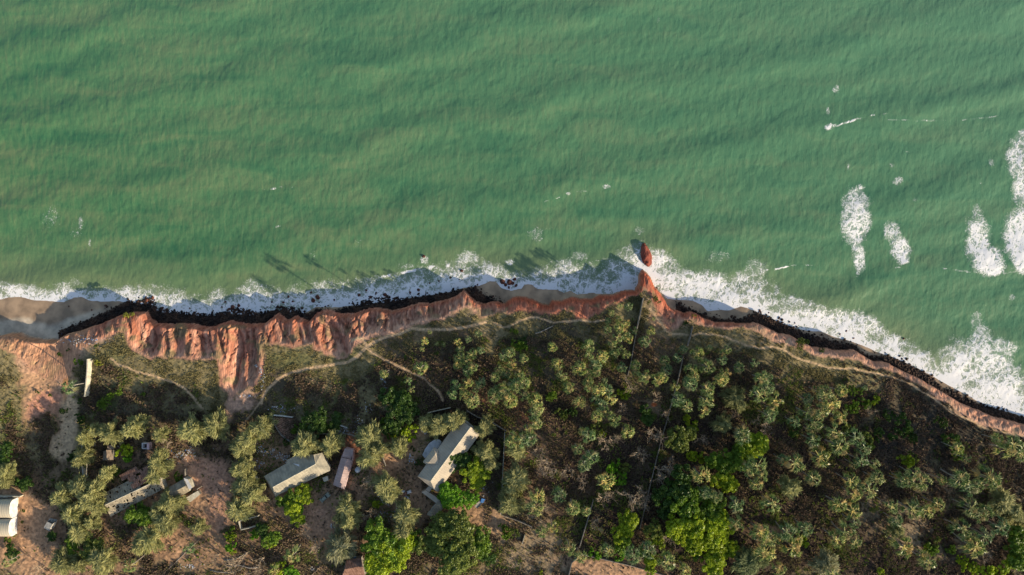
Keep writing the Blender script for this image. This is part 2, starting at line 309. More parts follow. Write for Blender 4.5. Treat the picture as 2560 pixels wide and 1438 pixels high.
# terrain normals from the heights
gx = np.gradient(Z, GX, axis=1); gy = np.gradient(Z, GY, axis=0)
NRM = np.stack([-gx, -gy, np.ones_like(Z)], -1); NRM /= np.linalg.norm(NRM, axis=-1, keepdims=True)

# ------------------------------------------------------------------ materials
def mat(name):
    m = bpy.data.materials.new(name); m.use_nodes = True
    m.node_tree.nodes.clear()
    return m, m.node_tree
def N(nt, typ, **kw):
    n = nt.nodes.new(typ)
    for k, v in kw.items():
        if k.startswith('i_'):
            key = k[2:]; key = int(key) if key.isdigit() else key.replace('_', ' ')
            n.inputs[key].default_value = v
        else: setattr(n, k, v)
    return n
def L(nt, a, b): nt.links.new(a, b)
def out_bsdf(nt, rough=0.9, spec=0.25):
    b = N(nt, "ShaderNodeBsdfPrincipled"); b.inputs['Roughness'].default_value = rough
    b.inputs['Specular IOR Level'].default_value = spec
    o = N(nt, "ShaderNodeOutputMaterial"); L(nt, b.outputs[0], o.inputs[0]); return b

def noisy_col(nt, c1, c2, scale=1.0, detail=4, dist=0.0, stretch=(1,1,1), lo=0.35, hi=0.65, coord='Object'):
    tc = N(nt, "ShaderNodeTexCoord"); mp = N(nt, "ShaderNodeMapping"); mp.inputs['Scale'].default_value = stretch
    L(nt, tc.outputs[coord], mp.inputs[0])
    nz = N(nt, "ShaderNodeTexNoise"); nz.inputs['Scale'].default_value = scale; nz.inputs['Detail'].default_value = detail
    nz.inputs['Distortion'].default_value = dist
    L(nt, mp.outputs[0], nz.inputs['Vector'])
    r = N(nt, "ShaderNodeValToRGB"); r.color_ramp.elements[0].position = lo; r.color_ramp.elements[1].position = hi
    r.color_ramp.elements[0].color = (*c1, 1); r.color_ramp.elements[1].color = (*c2, 1)
    L(nt, nz.outputs[0], r.inputs[0])
    return r.outputs[0], nz.outputs[0], mp.outputs[0]

def simple(name, c1, c2, scale=1.0, rough=0.9, bump=0.0, stretch=(1,1,1), spec=0.25, lo=0.35, hi=0.65, metal=0.0):
    m, nt = mat(name); b = out_bsdf(nt, rough, spec)
    c, f, _ = noisy_col(nt, c1, c2, scale, stretch=stretch, lo=lo, hi=hi)
    L(nt, c, b.inputs['Base Color']); b.inputs['Metallic'].default_value = metal
    if bump:
        bp = N(nt, "ShaderNodeBump"); bp.inputs['Strength'].default_value = bump; bp.inputs['Distance'].default_value = 0.1
        L(nt, f, bp.inputs['Height']); L(nt, bp.outputs[0], b.inputs['Normal'])
    return m

# ground: surveyed albedo attribute times fine grain
def ground_mat(name, rough, bump, stretch=(1,1,1), scale=2.5):
    m, nt = mat(name); b = out_bsdf(nt, rough, 0.2)
    at = N(nt, "ShaderNodeAttribute", attribute_name="albedo")
    c, f, vec = noisy_col(nt, (0.72,0.72,0.72), (1.3,1.27,1.22), scale, 5, stretch=stretch)
    mx = N(nt, "ShaderNodeMix", data_type='RGBA', blend_type='MULTIPLY'); mx.inputs[0].default_value = 1
    L(nt, at.outputs['Color'], mx.inputs[6]); L(nt, c, mx.inputs[7]); L(nt, mx.outputs[2], b.inputs['Base Color'])
    bp = N(nt, "ShaderNodeBump"); bp.inputs['Strength'].default_value = bump; bp.inputs['Distance'].default_value = 0.35
    L(nt, f, bp.inputs['Height']); L(nt, bp.outputs[0], b.inputs['Normal'])
    return m
M = {}
M['ground'] = ground_mat('scrub_earth', 0.95, 0.45, scale=1.1)
M['cliff'] = ground_mat('red_clay', 0.95, 0.9, (1.5,0.35,0.35), 1.5)
M['beach'] = ground_mat('wet_sand', 0.6, 0.05, scale=0.25)
M['path'] = ground_mat('trodden_earth', 0.95, 0.3, scale=1.6)

def raw_mesh(name, co, quads, mats, smooth=True, attrs=None, normals=None, kind=None):
    me = bpy.data.meshes.new(name)
    nv, nf, k = len(co), len(quads), quads.shape[1]
    me.vertices.add(nv); me.vertices.foreach_set("co", np.ascontiguousarray(co, dtype=np.float32).ravel())
    me.loops.add(nf * k); me.loops.foreach_set("vertex_index", np.ascontiguousarray(quads, dtype=np.int32).ravel())
    me.polygons.add(nf); me.polygons.foreach_set("loop_start", np.arange(0, nf * k, k, dtype=np.int32))
    if smooth: me.polygons.foreach_set("use_smooth", np.ones(nf, bool))
    me.update(calc_edges=True)
    for an, (tp, arr) in (attrs or {}).items():
        a = me.attributes.new(an, tp, 'POINT')
        a.data.foreach_set("color" if tp == 'FLOAT_COLOR' else "value", np.ascontiguousarray(arr, dtype=np.float32).ravel())
    for m in (mats if isinstance(mats, list) else [mats]): me.materials.append(m)
    if normals is not None: me.normals_split_custom_set_from_vertices(np.ascontiguousarray(normals, dtype=np.float32))
    return me

def link(name, me, parent=None, loc=None, kind=None, label=None, cat=None, group=None):
    o = bpy.data.objects.new(name, me); COL.objects.link(o)
    if parent: o.parent = parent
    if loc: o.location = loc
    if kind: o['kind'] = kind
    if label: o['label'] = label
    if cat: o['category'] = cat
    if group: o['group'] = group
    return o
def subset(quads, mask):
    q = quads[mask]; used = np.unique(q); remap = np.zeros(used.max() + 1, np.int64); remap[used] = np.arange(len(used))
    return used, remap[q]

quads = grid_mesh_data(GX, GY)
co = np.stack([X, Y, Z], -1).reshape(-1, 3); nf_ = NRM.reshape(-1, 3)
cf = np.concatenate([rgb, np.ones(X.shape + (1,))], -1).reshape(-1, 4)
cls = np.full(X.shape, 3)                      # 3 ground
cls[(dT < 0.4) & (dF > -0.2)] = 2              # cliff
cls[(dF <= -0.2)] = 1                          # beach and sea bed
cls[(pathw > 0.33) & (dT > -0.5)] = 4
fc = cls.reshape(-1)[quads[:, 0]]
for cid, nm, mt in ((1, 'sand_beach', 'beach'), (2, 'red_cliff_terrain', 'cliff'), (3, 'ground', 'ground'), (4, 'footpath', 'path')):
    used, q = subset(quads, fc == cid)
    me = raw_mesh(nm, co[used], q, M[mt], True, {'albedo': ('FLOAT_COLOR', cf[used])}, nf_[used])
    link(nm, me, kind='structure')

# ------------------------------------------------------------------ the sea
SX = axis(-206, 206, 0.45, 900); SY = axis(-75, 122, 0.45, 900)
XX, YY = np.meshgrid(SX, SY)
sPX = 1280 + XX / S; sPY = 719 - YY / S
wob = 6 * (fbm(XX / 30, YY / 30, 3, 301) - 0.5)
ph = (YY - 0.21 * XX + wob * 2.2)
calm = ss(-18, 10, sdist(XX, YY, wwat) * -1)
sw = np.sin(ph / 2.6) * 0.16 + np.sin(ph / 5.3 + 1.2) * 0.22
RX = XX * .88 + YY * .47; RY = -XX * .47 + YY * .88; QX = XX * .97 - YY * .24; QY = XX * .24 + YY * .97
chop = fbm(RX / 2.6, RY / 2.2, 4, 311) - 0.5
fib = fbm(QX / 0.9 + 1.2 * chop, QY / 4.0, 3, 321) - 0.5
ZZ = (sw * (0.35 + 0.65 * calm)) * (0.4 + 1.2 * fbm(XX / 22, YY / 14, 2, 331)) + 0.26 * chop * (0.3 + 0.7 * calm) + 0.10 * fib
dLs = -sdist(XX, YY, wwat)
ZZ = ZZ * ss(-0.5, 7, dLs) + 0.03
# foam density
wfe = wline(FOAM_EDGE, 0.0, 14, 3.0)
dE = sdist(XX, YY, wfe)      # positive = shoreward of the outer foam edge
wx = (fbm(XX / 3.4, YY / 3.4, 4, 341) - 0.5) * 17; wy = (fbm(XX / 3.4, YY / 3.4, 4, 345) - 0.5) * 17
inb = (dE > 0) & (dLs > -1)
tt = np.clip(dLs / (dLs + np.abs(dE) + 1e-6), 0, 1)
east = ss(1600, 1680, sPX)
fd = np.where(inb, (0.98 - 0.55 * tt ** 1.1) + 0.10 * east, 0)
fd = np.where(dE <= 0, 0.46 * np.exp(-np.abs(dE) / 2.6), fd)
fd *= 0.36 + 1.2 * fbm(XX / 5 + 3, YY / 4, 3, 355)
fd = np.where(dLs < 0.2, np.maximum(fd, 0.75), fd)
def fblob(cx, cy, rx, ry, k, ang=0):
    global fd
    a = math.radians(ang); dx = sPX - cx + wx * min(1.2, rx / 14); dy = sPY - cy + wy * min(1.2, ry / 14)
    u = (dx * math.cos(a) + dy * math.sin(a)) / rx; v = (-dx * math.sin(a) + dy * math.cos(a)) / ry
    r = np.sqrt(u * u + v * v)
    fd = np.maximum(fd, k * (0.62 * ss(1.15, 0.4, r) + 0.34 * ss(1.9, 0.7, r)))
for b in [(2142,600,22,60,.72),(2240,600,18,44,.6),(2138,545,40,88,.78),(2150,490,22,38,.66),(2148,650,19,42,.82),(2232,580,26,32,.68),(2252,625,26,38,.9),(2262,648,16,14,.95),
          (2446,600,36,66,.85),(2466,650,46,40,.98),(2480,672,34,18,1.0),(2440,535,20,28,.5),(2545,400,34,60,.72),(2560,350,22,30,.6),(2556,470,30,50,.8),(2545,600,40,60,.95),(2562,650,34,42,1.0),(2560,560,50,50,.85),
          (2452,850,34,55,.66),(2462,905,42,40,.8),(2440,800,16,24,.52),(2396,872,20,42,.55),(2510,900,40,26,.5),
          (2091,224,10,12,.6),(2071,278,6,14,.55),(2072,318,11,12,.85),(2084,314,8,5,.7),(2244,452,16,14,.55),(2232,414,10,8,.45),(2268,380,8,6,.4),(2290,500,9,9,.42),(2120,418,4,16,.5),
          (1515,468,11,7,.75),(1420,483,8,5,.6),(1455,478,16,3,.45,-12),(684,472,14,3.5,.65),(704,468,10,3,.45),(223,606,4,12,.6),(203,560,8,24,.55),(190,580,20,30,.34),(130,540,26,50,.36,20),(2480,410,11,14,.5),(2450,458,6,6,.42),
          (1340,590,22,26,.42),(1060,650,14,16,.6),(1020,665,26,10,.45),(1272,655,18,9,.62),(1250,700,60,12,.5),(695,566,12,3,.55,-15),(1010,667,30,16,.38),(2530,745,12,10,.45),(2380,850,20,24,.4),
          (1350,576,40,5,.36,-12),(900,610,20,16,.32),(780,640,20,30,.3),(1600,575,20,16,.42),(1450,640,26,14,.5),(1795,640,40,24,.4),(2500,870,50,30,.6),(1645,52,6,10,.4),(2330,60,30,8,.3),(1270,690,26,14,.55)]:
    fblob(*b)
# breaking crests: thin bright lines on the faces of swells
def crest(pts, k=0.9, wd=1.6):
    global fd
    d = poly_dist(sPX + wx * 0.25, sPY + wy * 0.15, pts)
    fd = np.maximum(fd, k * ss(wd * 1.8, wd * 0.4, d) * ss(.30, .62, fbm(XX / 2.6, YY / 1.6, 3, 361)) * (0.6 + .6 * fbm(XX / 9, YY / 9, 2, 365)))
for c, k, wd in [([(2075,322),(2100,312),(2140,298),(2180,288),(2216,286)],.85,2.4),([(2216,300),(2300,302),(2400,300),(2480,292),(2556,278)],.55,1.8),([(1925,676),(1960,668),(2000,662),(2045,663)],.95,1.8),
                 ([(2230,670),(2290,665),(2340,668),(2420,680),(2500,686),(2560,676)],.6,1.8),([(1360,505),(1420,487),(1470,478)],.5,1.5),([(1160,592),(1250,585),(1340,578)],.42,1.4),([(640,472),(690,474),(740,466)],.45,1.2),
                 ([(1290,660),(1340,668),(1400,655)],.4,1.2),([(930,697),(1000,684),(1080,667),(1120,663)],1.15,3.0),([(1900,680),(1925,674)],.7,2),([(1790,520),(1840,530),(1920,520)],.35,1.2),([(60,330),(0,334)],.3,1.2)]:
    crest(c, k, wd)
fd = np.clip(fd * (0.70 + 0.42 * fbm(XX / 2.2 + 0.5 * YY, YY / 2.2 - .3 * XX, 3, 391)), 0, 1.1)
shal = ss(26, 3, dLs + 6 * (fbm(XX / 10, YY / 10, 3, 371) - 0.5))

def sea_mat():
    m, nt = mat('sea_water')
    b = N(nt, "ShaderNodeBsdfPrincipled"); b.inputs['Roughness'].default_value = 0.32; b.inputs['IOR'].default_value = 1.33
    fo = N(nt, "ShaderNodeBsdfPrincipled"); fo.inputs['Roughness'].default_value = 0.85; fo.inputs['Specular IOR Level'].default_value = 0.2
    o = N(nt, "ShaderNodeOutputMaterial")
    tc = N(nt, "ShaderNodeTexCoord")
    # water colour: broad turbid patches, fine upright fibres, diagonal bands with trough shade painted in
    def nz(scale, stretch, rot=0, det=4, dist=0.0):
        mp = N(nt, "ShaderNodeMapping"); mp.inputs['Scale'].default_value = stretch; mp.inputs['Rotation'].default_value = (0, 0, rot)
        L(nt, tc.outputs['Object'], mp.inputs[0])
        n = N(nt, "ShaderNodeTexNoise"); n.inputs['Scale'].default_value = scale; n.inputs['Detail'].default_value = det; n.inputs['Distortion'].default_value = dist
        L(nt, mp.outputs[0], n.inputs['Vector']); return n.outputs[0]
    bands = nz(0.065, (0.5, 2.1, 1), -0.24, 6, 0.7)
    broad = nz(0.012, (1, 1.6, 1), 0.2, 3, 0.3)
    fibre = nz(0.55, (1.5, 0.28, 1), 0.0, 5, 0.6)
    ramp = N(nt, "ShaderNodeValToRGB")
    e = ramp.color_ramp.elements; e[0].position = 0.36; e[0].color = (0.032, 0.122, 0.060, 1); e[1].position = 0.68; e[1].color = (0.140, 0.198, 0.094, 1)
    e2 = ramp.color_ramp.elements.new(0.5); e2.color = (0.070, 0.164, 0.075, 1)
    a1 = N(nt, "ShaderNodeMath", operation='MULTIPLY_ADD'); L(nt, bands, a1.inputs[0]); a1.inputs[1].default_value = 0.52
    a2 = N(nt, "ShaderNodeMath", operation='MULTIPLY_ADD'); L(nt, fibre, a2.inputs[0]); a2.inputs[1].default_value = 0.36; a2.inputs[2].default_value = -0.04
    a3 = N(nt, "ShaderNodeMath", operation='MULTIPLY_ADD'); L(nt, broad, a3.inputs[0]); a3.inputs[1].default_value = 0.22
    L(nt, a2.outputs[0], a3.inputs[2]); L(nt, a3.outputs[0], a1.inputs[2]); L(nt, a1.outputs[0], ramp.inputs[0])
    # hazy reflection painted in: the green turns greyer and paler to the north-east
    sx = N(nt, "ShaderNodeSeparateXYZ"); L(nt, tc.outputs['Object'], sx.inputs[0])
    g1 = N(nt, "ShaderNodeMath", operation='MULTIPLY_ADD'); L(nt, sx.outputs[0], g1.inputs[0]); g1.inputs[1].default_value = 0.0016; g1.inputs[2].default_value = 0.16
    g2 = N(nt, "ShaderNodeMath", operation='MULTIPLY_ADD'); L(nt, sx.outputs[1], g2.inputs[0]); g2.inputs[1].default_value = 0.0030; L(nt, g1.outputs[0], g2.inputs[2]); g2.use_clamp = True
    mg = N(nt, "ShaderNodeMix", data_type='RGBA'); L(nt, g2.outputs[0], mg.inputs[0]); L(nt, ramp.outputs[0], mg.inputs[6]); mg.inputs[7].default_value = (0.086, 0.200, 0.122, 1)
    at2 = N(nt, "ShaderNodeAttribute", attribute_name="shallow")
    ms = N(nt, "ShaderNodeMix", data_type='RGBA'); L(nt, mg.outputs[2], ms.inputs[6]); ms.inputs[7].default_value = (0.18, 0.205, 0.105, 1)
    sm = N(nt, "ShaderNodeMath", operation='MULTIPLY'); L(nt, at2.outputs['Fac'], sm.inputs[0]); sm.inputs[1].default_value = 0.55; L(nt, sm.outputs[0], ms.inputs[0])
    L(nt, ms.outputs[2], b.inputs['Base Color'])
    # ripples
    bp = N(nt, "ShaderNodeBump"); bp.inputs['Strength'].default_value = 0.15; bp.inputs['Distance'].default_value = 0.5
    L(nt, fibre, bp.inputs['Height'])
    rip = nz(1.6, (1.0, 0.7, 1), 0.3, 4, 0.4)
    bp2 = N(nt, "ShaderNodeBump"); bp2.inputs['Strength'].default_value = 0.35; bp2.inputs['Distance'].default_value = 0.25
    L(nt, rip, bp2.inputs['Height']); L(nt, bp.outputs[0], bp2.inputs['Normal']); L(nt, bp2.outputs[0], b.inputs['Normal'])
    # foam lace
    wn = N(nt, "ShaderNodeTexNoise"); wn.inputs['Scale'].default_value = 0.45; wn.inputs['Detail'].default_value = 4; L(nt, tc.outputs['Object'], wn.inputs['Vector'])
    sc = N(nt, "ShaderNodeVectorMath", operation='SCALE'); L(nt, wn.outputs['Color'], sc.inputs[0]); sc.inputs['Scale'].default_value = 5.0
    ad = N(nt, "ShaderNodeVectorMath", operation='ADD'); L(nt, tc.outputs['Object'], ad.inputs[0]); L(nt, sc.outputs[0], ad.inputs[1])
    mp = N(nt, "ShaderNodeMapping"); mp.inputs['Scale'].default_value = (1, 0.8, 0.0); L(nt, ad.outputs[0], mp.inputs[0])
    def vor(s):
        v = N(nt, "ShaderNodeTexVoronoi", feature='DISTANCE_TO_EDGE', voronoi_dimensions='2D'); v.inputs['Scale'].default_value = s
        L(nt, mp.outputs[0], v.inputs['Vector'])
        k = N(nt, "ShaderNodeMath", operation='MULTIPLY'); L(nt, v.outputs['Distance'], k.inputs[0]); k.inputs[1].default_value = 1.7; return k.outputs[0]
    def ridge(scale, det, dist, k):
        n = N(nt, "ShaderNodeTexNoise"); n.inputs['Scale'].default_value = scale; n.inputs['Detail'].default_value = det; n.inputs['Distortion'].default_value = dist
        L(nt, mp.outputs[0], n.inputs['Vector'])
        q = N(nt, "ShaderNodeMath", operation='SUBTRACT'); L(nt, n.outputs[0], q.inputs[0]); q.inputs[1].default_value = 0.5
        q2 = N(nt, "ShaderNodeMath", operation='ABSOLUTE'); L(nt, q.outputs[0], q2.inputs[0])
        q3 = N(nt, "ShaderNodeMath", operation='MULTIPLY'); L(nt, q2.outputs[0], q3.inputs[0]); q3.inputs[1].default_value = k; return q3.outputs[0]
    def mini(a, b):
        q = N(nt, "ShaderNodeMath", operation='MINIMUM'); L(nt, a, q.inputs[0]); L(nt, b, q.inputs[1]); return q.outputs[0]
    v_ = mini(mini(ridge(0.20, 3.0, 1.5, 8.5), ridge(0.50, 3, 1.0, 9.0)), vor(0.36))
    fn = N(nt, "ShaderNodeTexNoise"); fn.inputs['Scale'].default_value = 1.6; fn.inputs['Detail'].default_value = 4; L(nt, tc.outputs['Object'], fn.inputs['Vector'])
    fm = N(nt, "ShaderNodeMath", operation='MULTIPLY_ADD'); L(nt, fn.outputs[0], fm.inputs[0]); fm.inputs[1].default_value = 0.7; fm.inputs[2].default_value = -0.12
    lace = N(nt, "ShaderNodeMath", operation='ADD'); L(nt, v_, lace.inputs[0]); L(nt, fm.outputs[0], lace.inputs[1])
    at = N(nt, "ShaderNodeAttribute", attribute_name="foam")
    sb = N(nt, "ShaderNodeMath", operation='SUBTRACT'); L(nt, at.outputs['Fac'], sb.inputs[0]); L(nt, lace.outputs[0], sb.inputs[1])
    mr = N(nt, "ShaderNodeMapRange"); mr.inputs['From Min'].default_value = 0.02; mr.inputs['From Max'].default_value = 0.36; mr.inputs['To Min'].default_value = 0; mr.inputs['To Max'].default_value = 0.95
    L(nt, sb.outputs[0], mr.inputs['Value'])
    sf = N(nt, "ShaderNodeMapRange"); sf.inputs['From Min'].default_value = 0.30; sf.inputs['From Max'].default_value = 1.0; sf.inputs['To Max'].default_value = 0.45
    L(nt, at.outputs['Fac'], sf.inputs['Value'])
    mxx = N(nt, "ShaderNodeMath", operation='MAXIMUM'); L(nt, mr.outputs[0], mxx.inputs[0]); L(nt, sf.outputs[0], mxx.inputs[1])
    fo.inputs['Base Color'].default_value = (0.76, 0.75, 0.75, 1)
    bp3 = N(nt, "ShaderNodeBump"); bp3.inputs['Strength'].default_value = 0.5; bp3.inputs['Distance'].default_value = 0.3
    L(nt, mr.outputs[0], bp3.inputs['Height']); L(nt, bp3.outputs[0], fo.inputs['Normal'])
    mx = N(nt, "ShaderNodeMixShader"); L(nt, mxx.outputs[0], mx.inputs[0]); L(nt, b.outputs[0], mx.inputs[1]); L(nt, fo.outputs[0], mx.inputs[2])
    L(nt, mx.outputs[0], o.inputs[0]); return m
M['sea'] = sea_mat()
sgx = np.gradient(ZZ, SX, axis=1); sgy = np.gradient(ZZ, SY, axis=0)
SN = np.stack([-sgx, -sgy, np.ones_like(ZZ)], -1); SN /= np.linalg.norm(SN, axis=-1, keepdims=True)
sq = grid_mesh_data(SX, SY); sco = np.stack([XX, YY, ZZ], -1).reshape(-1, 3)
keep = (dLs > -1.2).reshape(-1)[sq].any(1)
isf = (fd.reshape(-1)[sq[:, 0]] > 0.30)
for nm, mk, kd in (('sea', keep & ~isf, 'structure'), ('surf_foam', keep & isf, 'stuff')):
    used, q = subset(sq, mk)
    me = raw_mesh(nm, sco[used], q, M['sea'], True, {'foam': ('FLOAT', fd.reshape(-1)[used]), 'shallow': ('FLOAT', shal.reshape(-1)[used])}, SN.reshape(-1, 3)[used])
    o = link(nm, me, kind=kd)
    if kd == 'stuff': o['label'] = 'white lacy surf foam washing along the red cliff shore'; o['category'] = 'foam'

# ------------------------------------------------------------------ mesh builder for small things
class MB:
    def __init__(s): s.v = []; s.f = []; s.m = []
    def add(s, vs, fs, mi=0):
        n = len(s.v); s.v += [tuple(v) for v in vs]; s.f += [tuple(i + n for i in f) for f in fs]; s.m += [mi] * len(fs)
    def box(s, c, d, rz=0, mi=0, taper=1.0):
        ca, sa = math.cos(rz), math.sin(rz); vs = []
        for z, k in ((-.5, 1), (.5, taper)):
            for x, y in ((-.5, -.5), (.5, -.5), (.5, .5), (-.5, .5)):
                a, b = x * d[0] * k, y * d[1] * k
                vs.append((c[0] + a * ca - b * sa, c[1] + a * sa + b * ca, c[2] + z * d[2]))
        s.add(vs, [(3,2,1,0),(4,5,6,7),(0,1,5,4),(1,2,6,5),(2,3,7,6),(3,0,4,7)], mi)
    def prism(s, poly, z0, z1, mi=0):
        n = len(poly)
        a = sum(poly[i][0] * poly[(i + 1) % n][1] - poly[(i + 1) % n][0] * poly[i][1] for i in range(n))
        if a < 0: poly = poly[::-1]
        zz = z1 if isinstance(z1, (list, tuple)) else [z1] * n
        vs = [(p[0], p[1], z0) for p in poly] + [(p[0], p[1], zz[i]) for i, p in enumerate(poly)]
        s.add(vs, [tuple(range(n))[::-1], tuple(range(n, 2 * n))] + [(i, (i + 1) % n, n + (i + 1) % n, n + i) for i in range(n)], mi)
    def slab(s, pts, th=0.12, mi=0):           # pts: 3-D polygon, gets thickness below
        n = len(pts); v = [Vector(p) for p in pts]
        a = sum(v[i].x * v[(i + 1) % n].y - v[(i + 1) % n].x * v[i].y for i in range(n))
        if a < 0: v = v[::-1]
        vs = v + [p - Vector((0, 0, th)) for p in v]
        s.add(vs, [tuple(range(n)), tuple(range(n, 2 * n))[::-1]] + [(i, n + i, n + (i + 1) % n, (i + 1) % n) for i in range(n)], mi)
    def tube(s, pts, rad, k=5, mi=0):
        rings = []
        for i, p in enumerate(pts):
            p = Vector(p); a = Vector(pts[max(0, i - 1)]); b = Vector(pts[min(len(pts) - 1, i + 1)])
            d = (b - a).normalized() if (b - a).length > 1e-6 else Vector((0, 0, 1))
            u = d.orthogonal().normalized(); v = d.cross(u)
            r = rad[i] if isinstance(rad, (list, tuple)) else rad
            rings.append([p + (u * math.cos(2 * math.pi * j / k) + v * math.sin(2 * math.pi * j / k)) * r for j in range(k)])
        vs = [q for r in rings for q in r]; fs = []
        for i in range(len(pts) - 1):
            for j in range(k): fs.append((i * k + j, i * k + (j + 1) % k, (i + 1) * k + (j + 1) % k, (i + 1) * k + j))
        fs.append(tuple(range(k))[::-1]); fs.append(tuple(range((len(pts) - 1) * k, len(pts) * k)))
        s.add(vs, fs, mi)
    def mesh(s, name, mats, smooth=False):
        me = bpy.data.meshes.new(name); me.from_pydata([tuple(v) for v in s.v], [], s.f)
        for m in (mats if isinstance(mats, list) else [mats]): me.materials.append(m)
        if any(s.m): me.polygons.foreach_set('material_index', s.m)
        if smooth: me.polygons.foreach_set('use_smooth', [True] * len(s.f))
        me.update(); return me

def empty(name, loc, label, cat, group=None, rz=0):
    o = bpy.data.objects.new(name, None); COL.objects.link(o); o.location = loc; o.rotation_euler = (0, 0, rz)
    o.empty_display_size = 0.3
    o['label'] = label; o['category'] = cat
    if group: o['group'] = group
    return o
#PART2
# ------------------------------------------------------------------ more materials
def leaf_mat(name, base, tip, scale=0.6, rough=0.55, trans=0.25, bumpy=False):
    m, nt = mat(name)
    oi = N(nt, "ShaderNodeObjectInfo")
    c, f, _ = noisy_col(nt, base, tip, scale, 3, lo=0.3, hi=0.7)
    mx = N(nt, "ShaderNodeMix", data_type='RGBA', blend_type='MULTIPLY'); mx.inputs[0].default_value = 1
    L(nt, c, mx.inputs[6]); L(nt, oi.outputs['Color'], mx.inputs[7])
    b = N(nt, "ShaderNodeBsdfPrincipled"); b.inputs['Roughness'].default_value = rough; b.inputs['Specular IOR Level'].default_value = 0.3
    L(nt, mx.outputs[2], b.inputs['Base Color'])
    tr = N(nt, "ShaderNodeBsdfTranslucent"); L(nt, mx.outputs[2], tr.inputs[0])
    ms = N(nt, "ShaderNodeMixShader"); ms.inputs[0].default_value = trans; L(nt, b.outputs[0], ms.inputs[1]); L(nt, tr.outputs[0], ms.inputs[2])
    o = N(nt, "ShaderNodeOutputMaterial"); L(nt, ms.outputs[0], o.inputs[0]); return m
M['palm'] = leaf_mat('palm_frond', (0.035,0.085,0.02), (0.11,0.17,0.05), 0.8, 0.4)
M['palmtip'] = leaf_mat('palm_frond_tip', (0.075,0.125,0.045), (0.32,0.37,0.14), 1.3, 0.35)
M['palmrib'] = leaf_mat('palm_rib', (0.42,0.38,0.17), (0.66,0.58,0.30), 0.9, 0.5)
M['palmdry'] = leaf_mat('dry_frond', (0.24,0.17,0.08), (0.44,0.33,0.17), 0.8, 0.7)
M['casu'] = leaf_mat('casuarina_needles', (0.17,0.19,0.06), (0.45,0.42,0.17), 0.5, 0.7)
M['leaf'] = leaf_mat('broad_leaf', (0.075,0.135,0.02), (0.20,0.29,0.045), 0.4, 0.45)
M['brush'] = leaf_mat('dry_brush', (0.07,0.047,0.032), (0.19,0.13,0.085), 0.1, 0.9, 0.1)
M['grass'] = leaf_mat('dry_grass', (0.20,0.165,0.08), (0.40,0.32,0.17), 0.12, 0.8, 0.3)
M['bark'] = simple('grey_bark', (0.17,0.15,0.125), (0.30,0.27,0.23), 1.5, 0.9)
M['twig'] = simple('bare_twigs', (0.20,0.15,0.10), (0.38,0.30,0.215), 1.0, 0.9)
M['brownbark'] = simple('brown_bark', (0.12,0.085,0.06), (0.20,0.15,0.11), 1.5, 0.95)
M['rock'] = simple('weedy_rock', (0.012,0.007,0.006), (0.085,0.045,0.028), 0.35, 0.85, lo=.4, hi=.75)
M['boulder'] = simple('dark_boulder', (0.03,0.014,0.011), (0.14,0.05,0.032), 0.8, 0.8, 0.5)
M['redrock'] = simple('red_laterite', (0.13,0.034,0.024), (0.27,0.075,0.048), 0.5, 0.9, 0.8, (1,1,.4))
M['cream'] = simple('cream_plaster', (0.36,0.33,0.25), (0.52,0.48,0.38), 0.8, 0.9)
M['greywall'] = simple('grey_block_wall', (0.13,0.115,0.095), (0.26,0.235,0.20), 0.9, 0.95)
M['tin'] = simple('weathered_tin', (0.24,0.23,0.20), (0.42,0.40,0.35), 0.9, 0.7, stretch=(2,2,.5))
M['dark'] = simple('dark_interior', (0.03,0.03,0.032), (0.06,0.055,0.05), 1, 0.9)
M['white'] = simple('white_sheet', (0.42,0.42,0.41), (0.62,0.61,0.60), 0.7, 0.7)
M['blue'] = simple('blue_plastic', (0.05,0.16,0.42), (0.12,0.28,0.55), 1, 0.5)
M['thatch'] = simple('brown_thatch', (0.14,0.10,0.07), (0.30,0.23,0.16), 1.2, 0.95, 0.6, (4,.7,1))
M['pinkp'] = simple('pink_paint', (0.62,0.42,0.42), (0.72,0.52,0.50), 1, 0.8)
def roof_mat(name, c1, c2, ang, period=0.9, stain=(0.08,0.07,0.06), st=0.45, scale=0.5):
    m, nt = mat(name); b = out_bsdf(nt, 0.75, 0.3)
    c, f, _ = noisy_col(nt, c1, c2, scale, 6)
    c2_, f2, _ = noisy_col(nt, (1,1,1), stain, scale * 2.3, 6, lo=1 - st, hi=1 - st + 0.14)
    mx = N(nt, "ShaderNodeMix", data_type='RGBA', blend_type='MULTIPLY'); mx.inputs[0].default_value = 0.75; L(nt, c, mx.inputs[6]); L(nt, c2_, mx.inputs[7])
    tc = N(nt, "ShaderNodeTexCoord"); mp = N(nt, "ShaderNodeMapping"); mp.inputs['Rotation'].default_value = (0, 0, -ang); L(nt, tc.outputs['Object'], mp.inputs[0])
    wv = N(nt, "ShaderNodeTexWave"); wv.inputs['Scale'].default_value = 0.314 / period * 1.0; wv.inputs['Distortion'].default_value = 0.3; L(nt, mp.outputs[0], wv.inputs[0])
    rr = N(nt, "ShaderNodeMapRange"); rr.inputs['To Min'].default_value = 0.94; rr.inputs['To Max'].default_value = 1.03; L(nt, wv.outputs['Fac'], rr.inputs[0])
    mm = N(nt, "ShaderNodeVectorMath", operation='SCALE'); L(nt, mx.outputs[2], mm.inputs[0]); L(nt, rr.outputs[0], mm.inputs['Scale']); L(nt, mm.outputs[0], b.inputs['Base Color'])
    bp = N(nt, "ShaderNodeBump"); bp.inputs['Strength'].default_value = 0.25; bp.inputs['Distance'].default_value = 0.12; L(nt, wv.outputs['Fac'], bp.inputs['Height']); L(nt, bp.outputs[0], b.inputs['Normal'])
    return m
M['rf_hole'] = roof_mat('holed_sheet_roof', (0.194,0.165,0.116), (0.357,0.302,0.207), 0.45, 1.0, st=0.40)
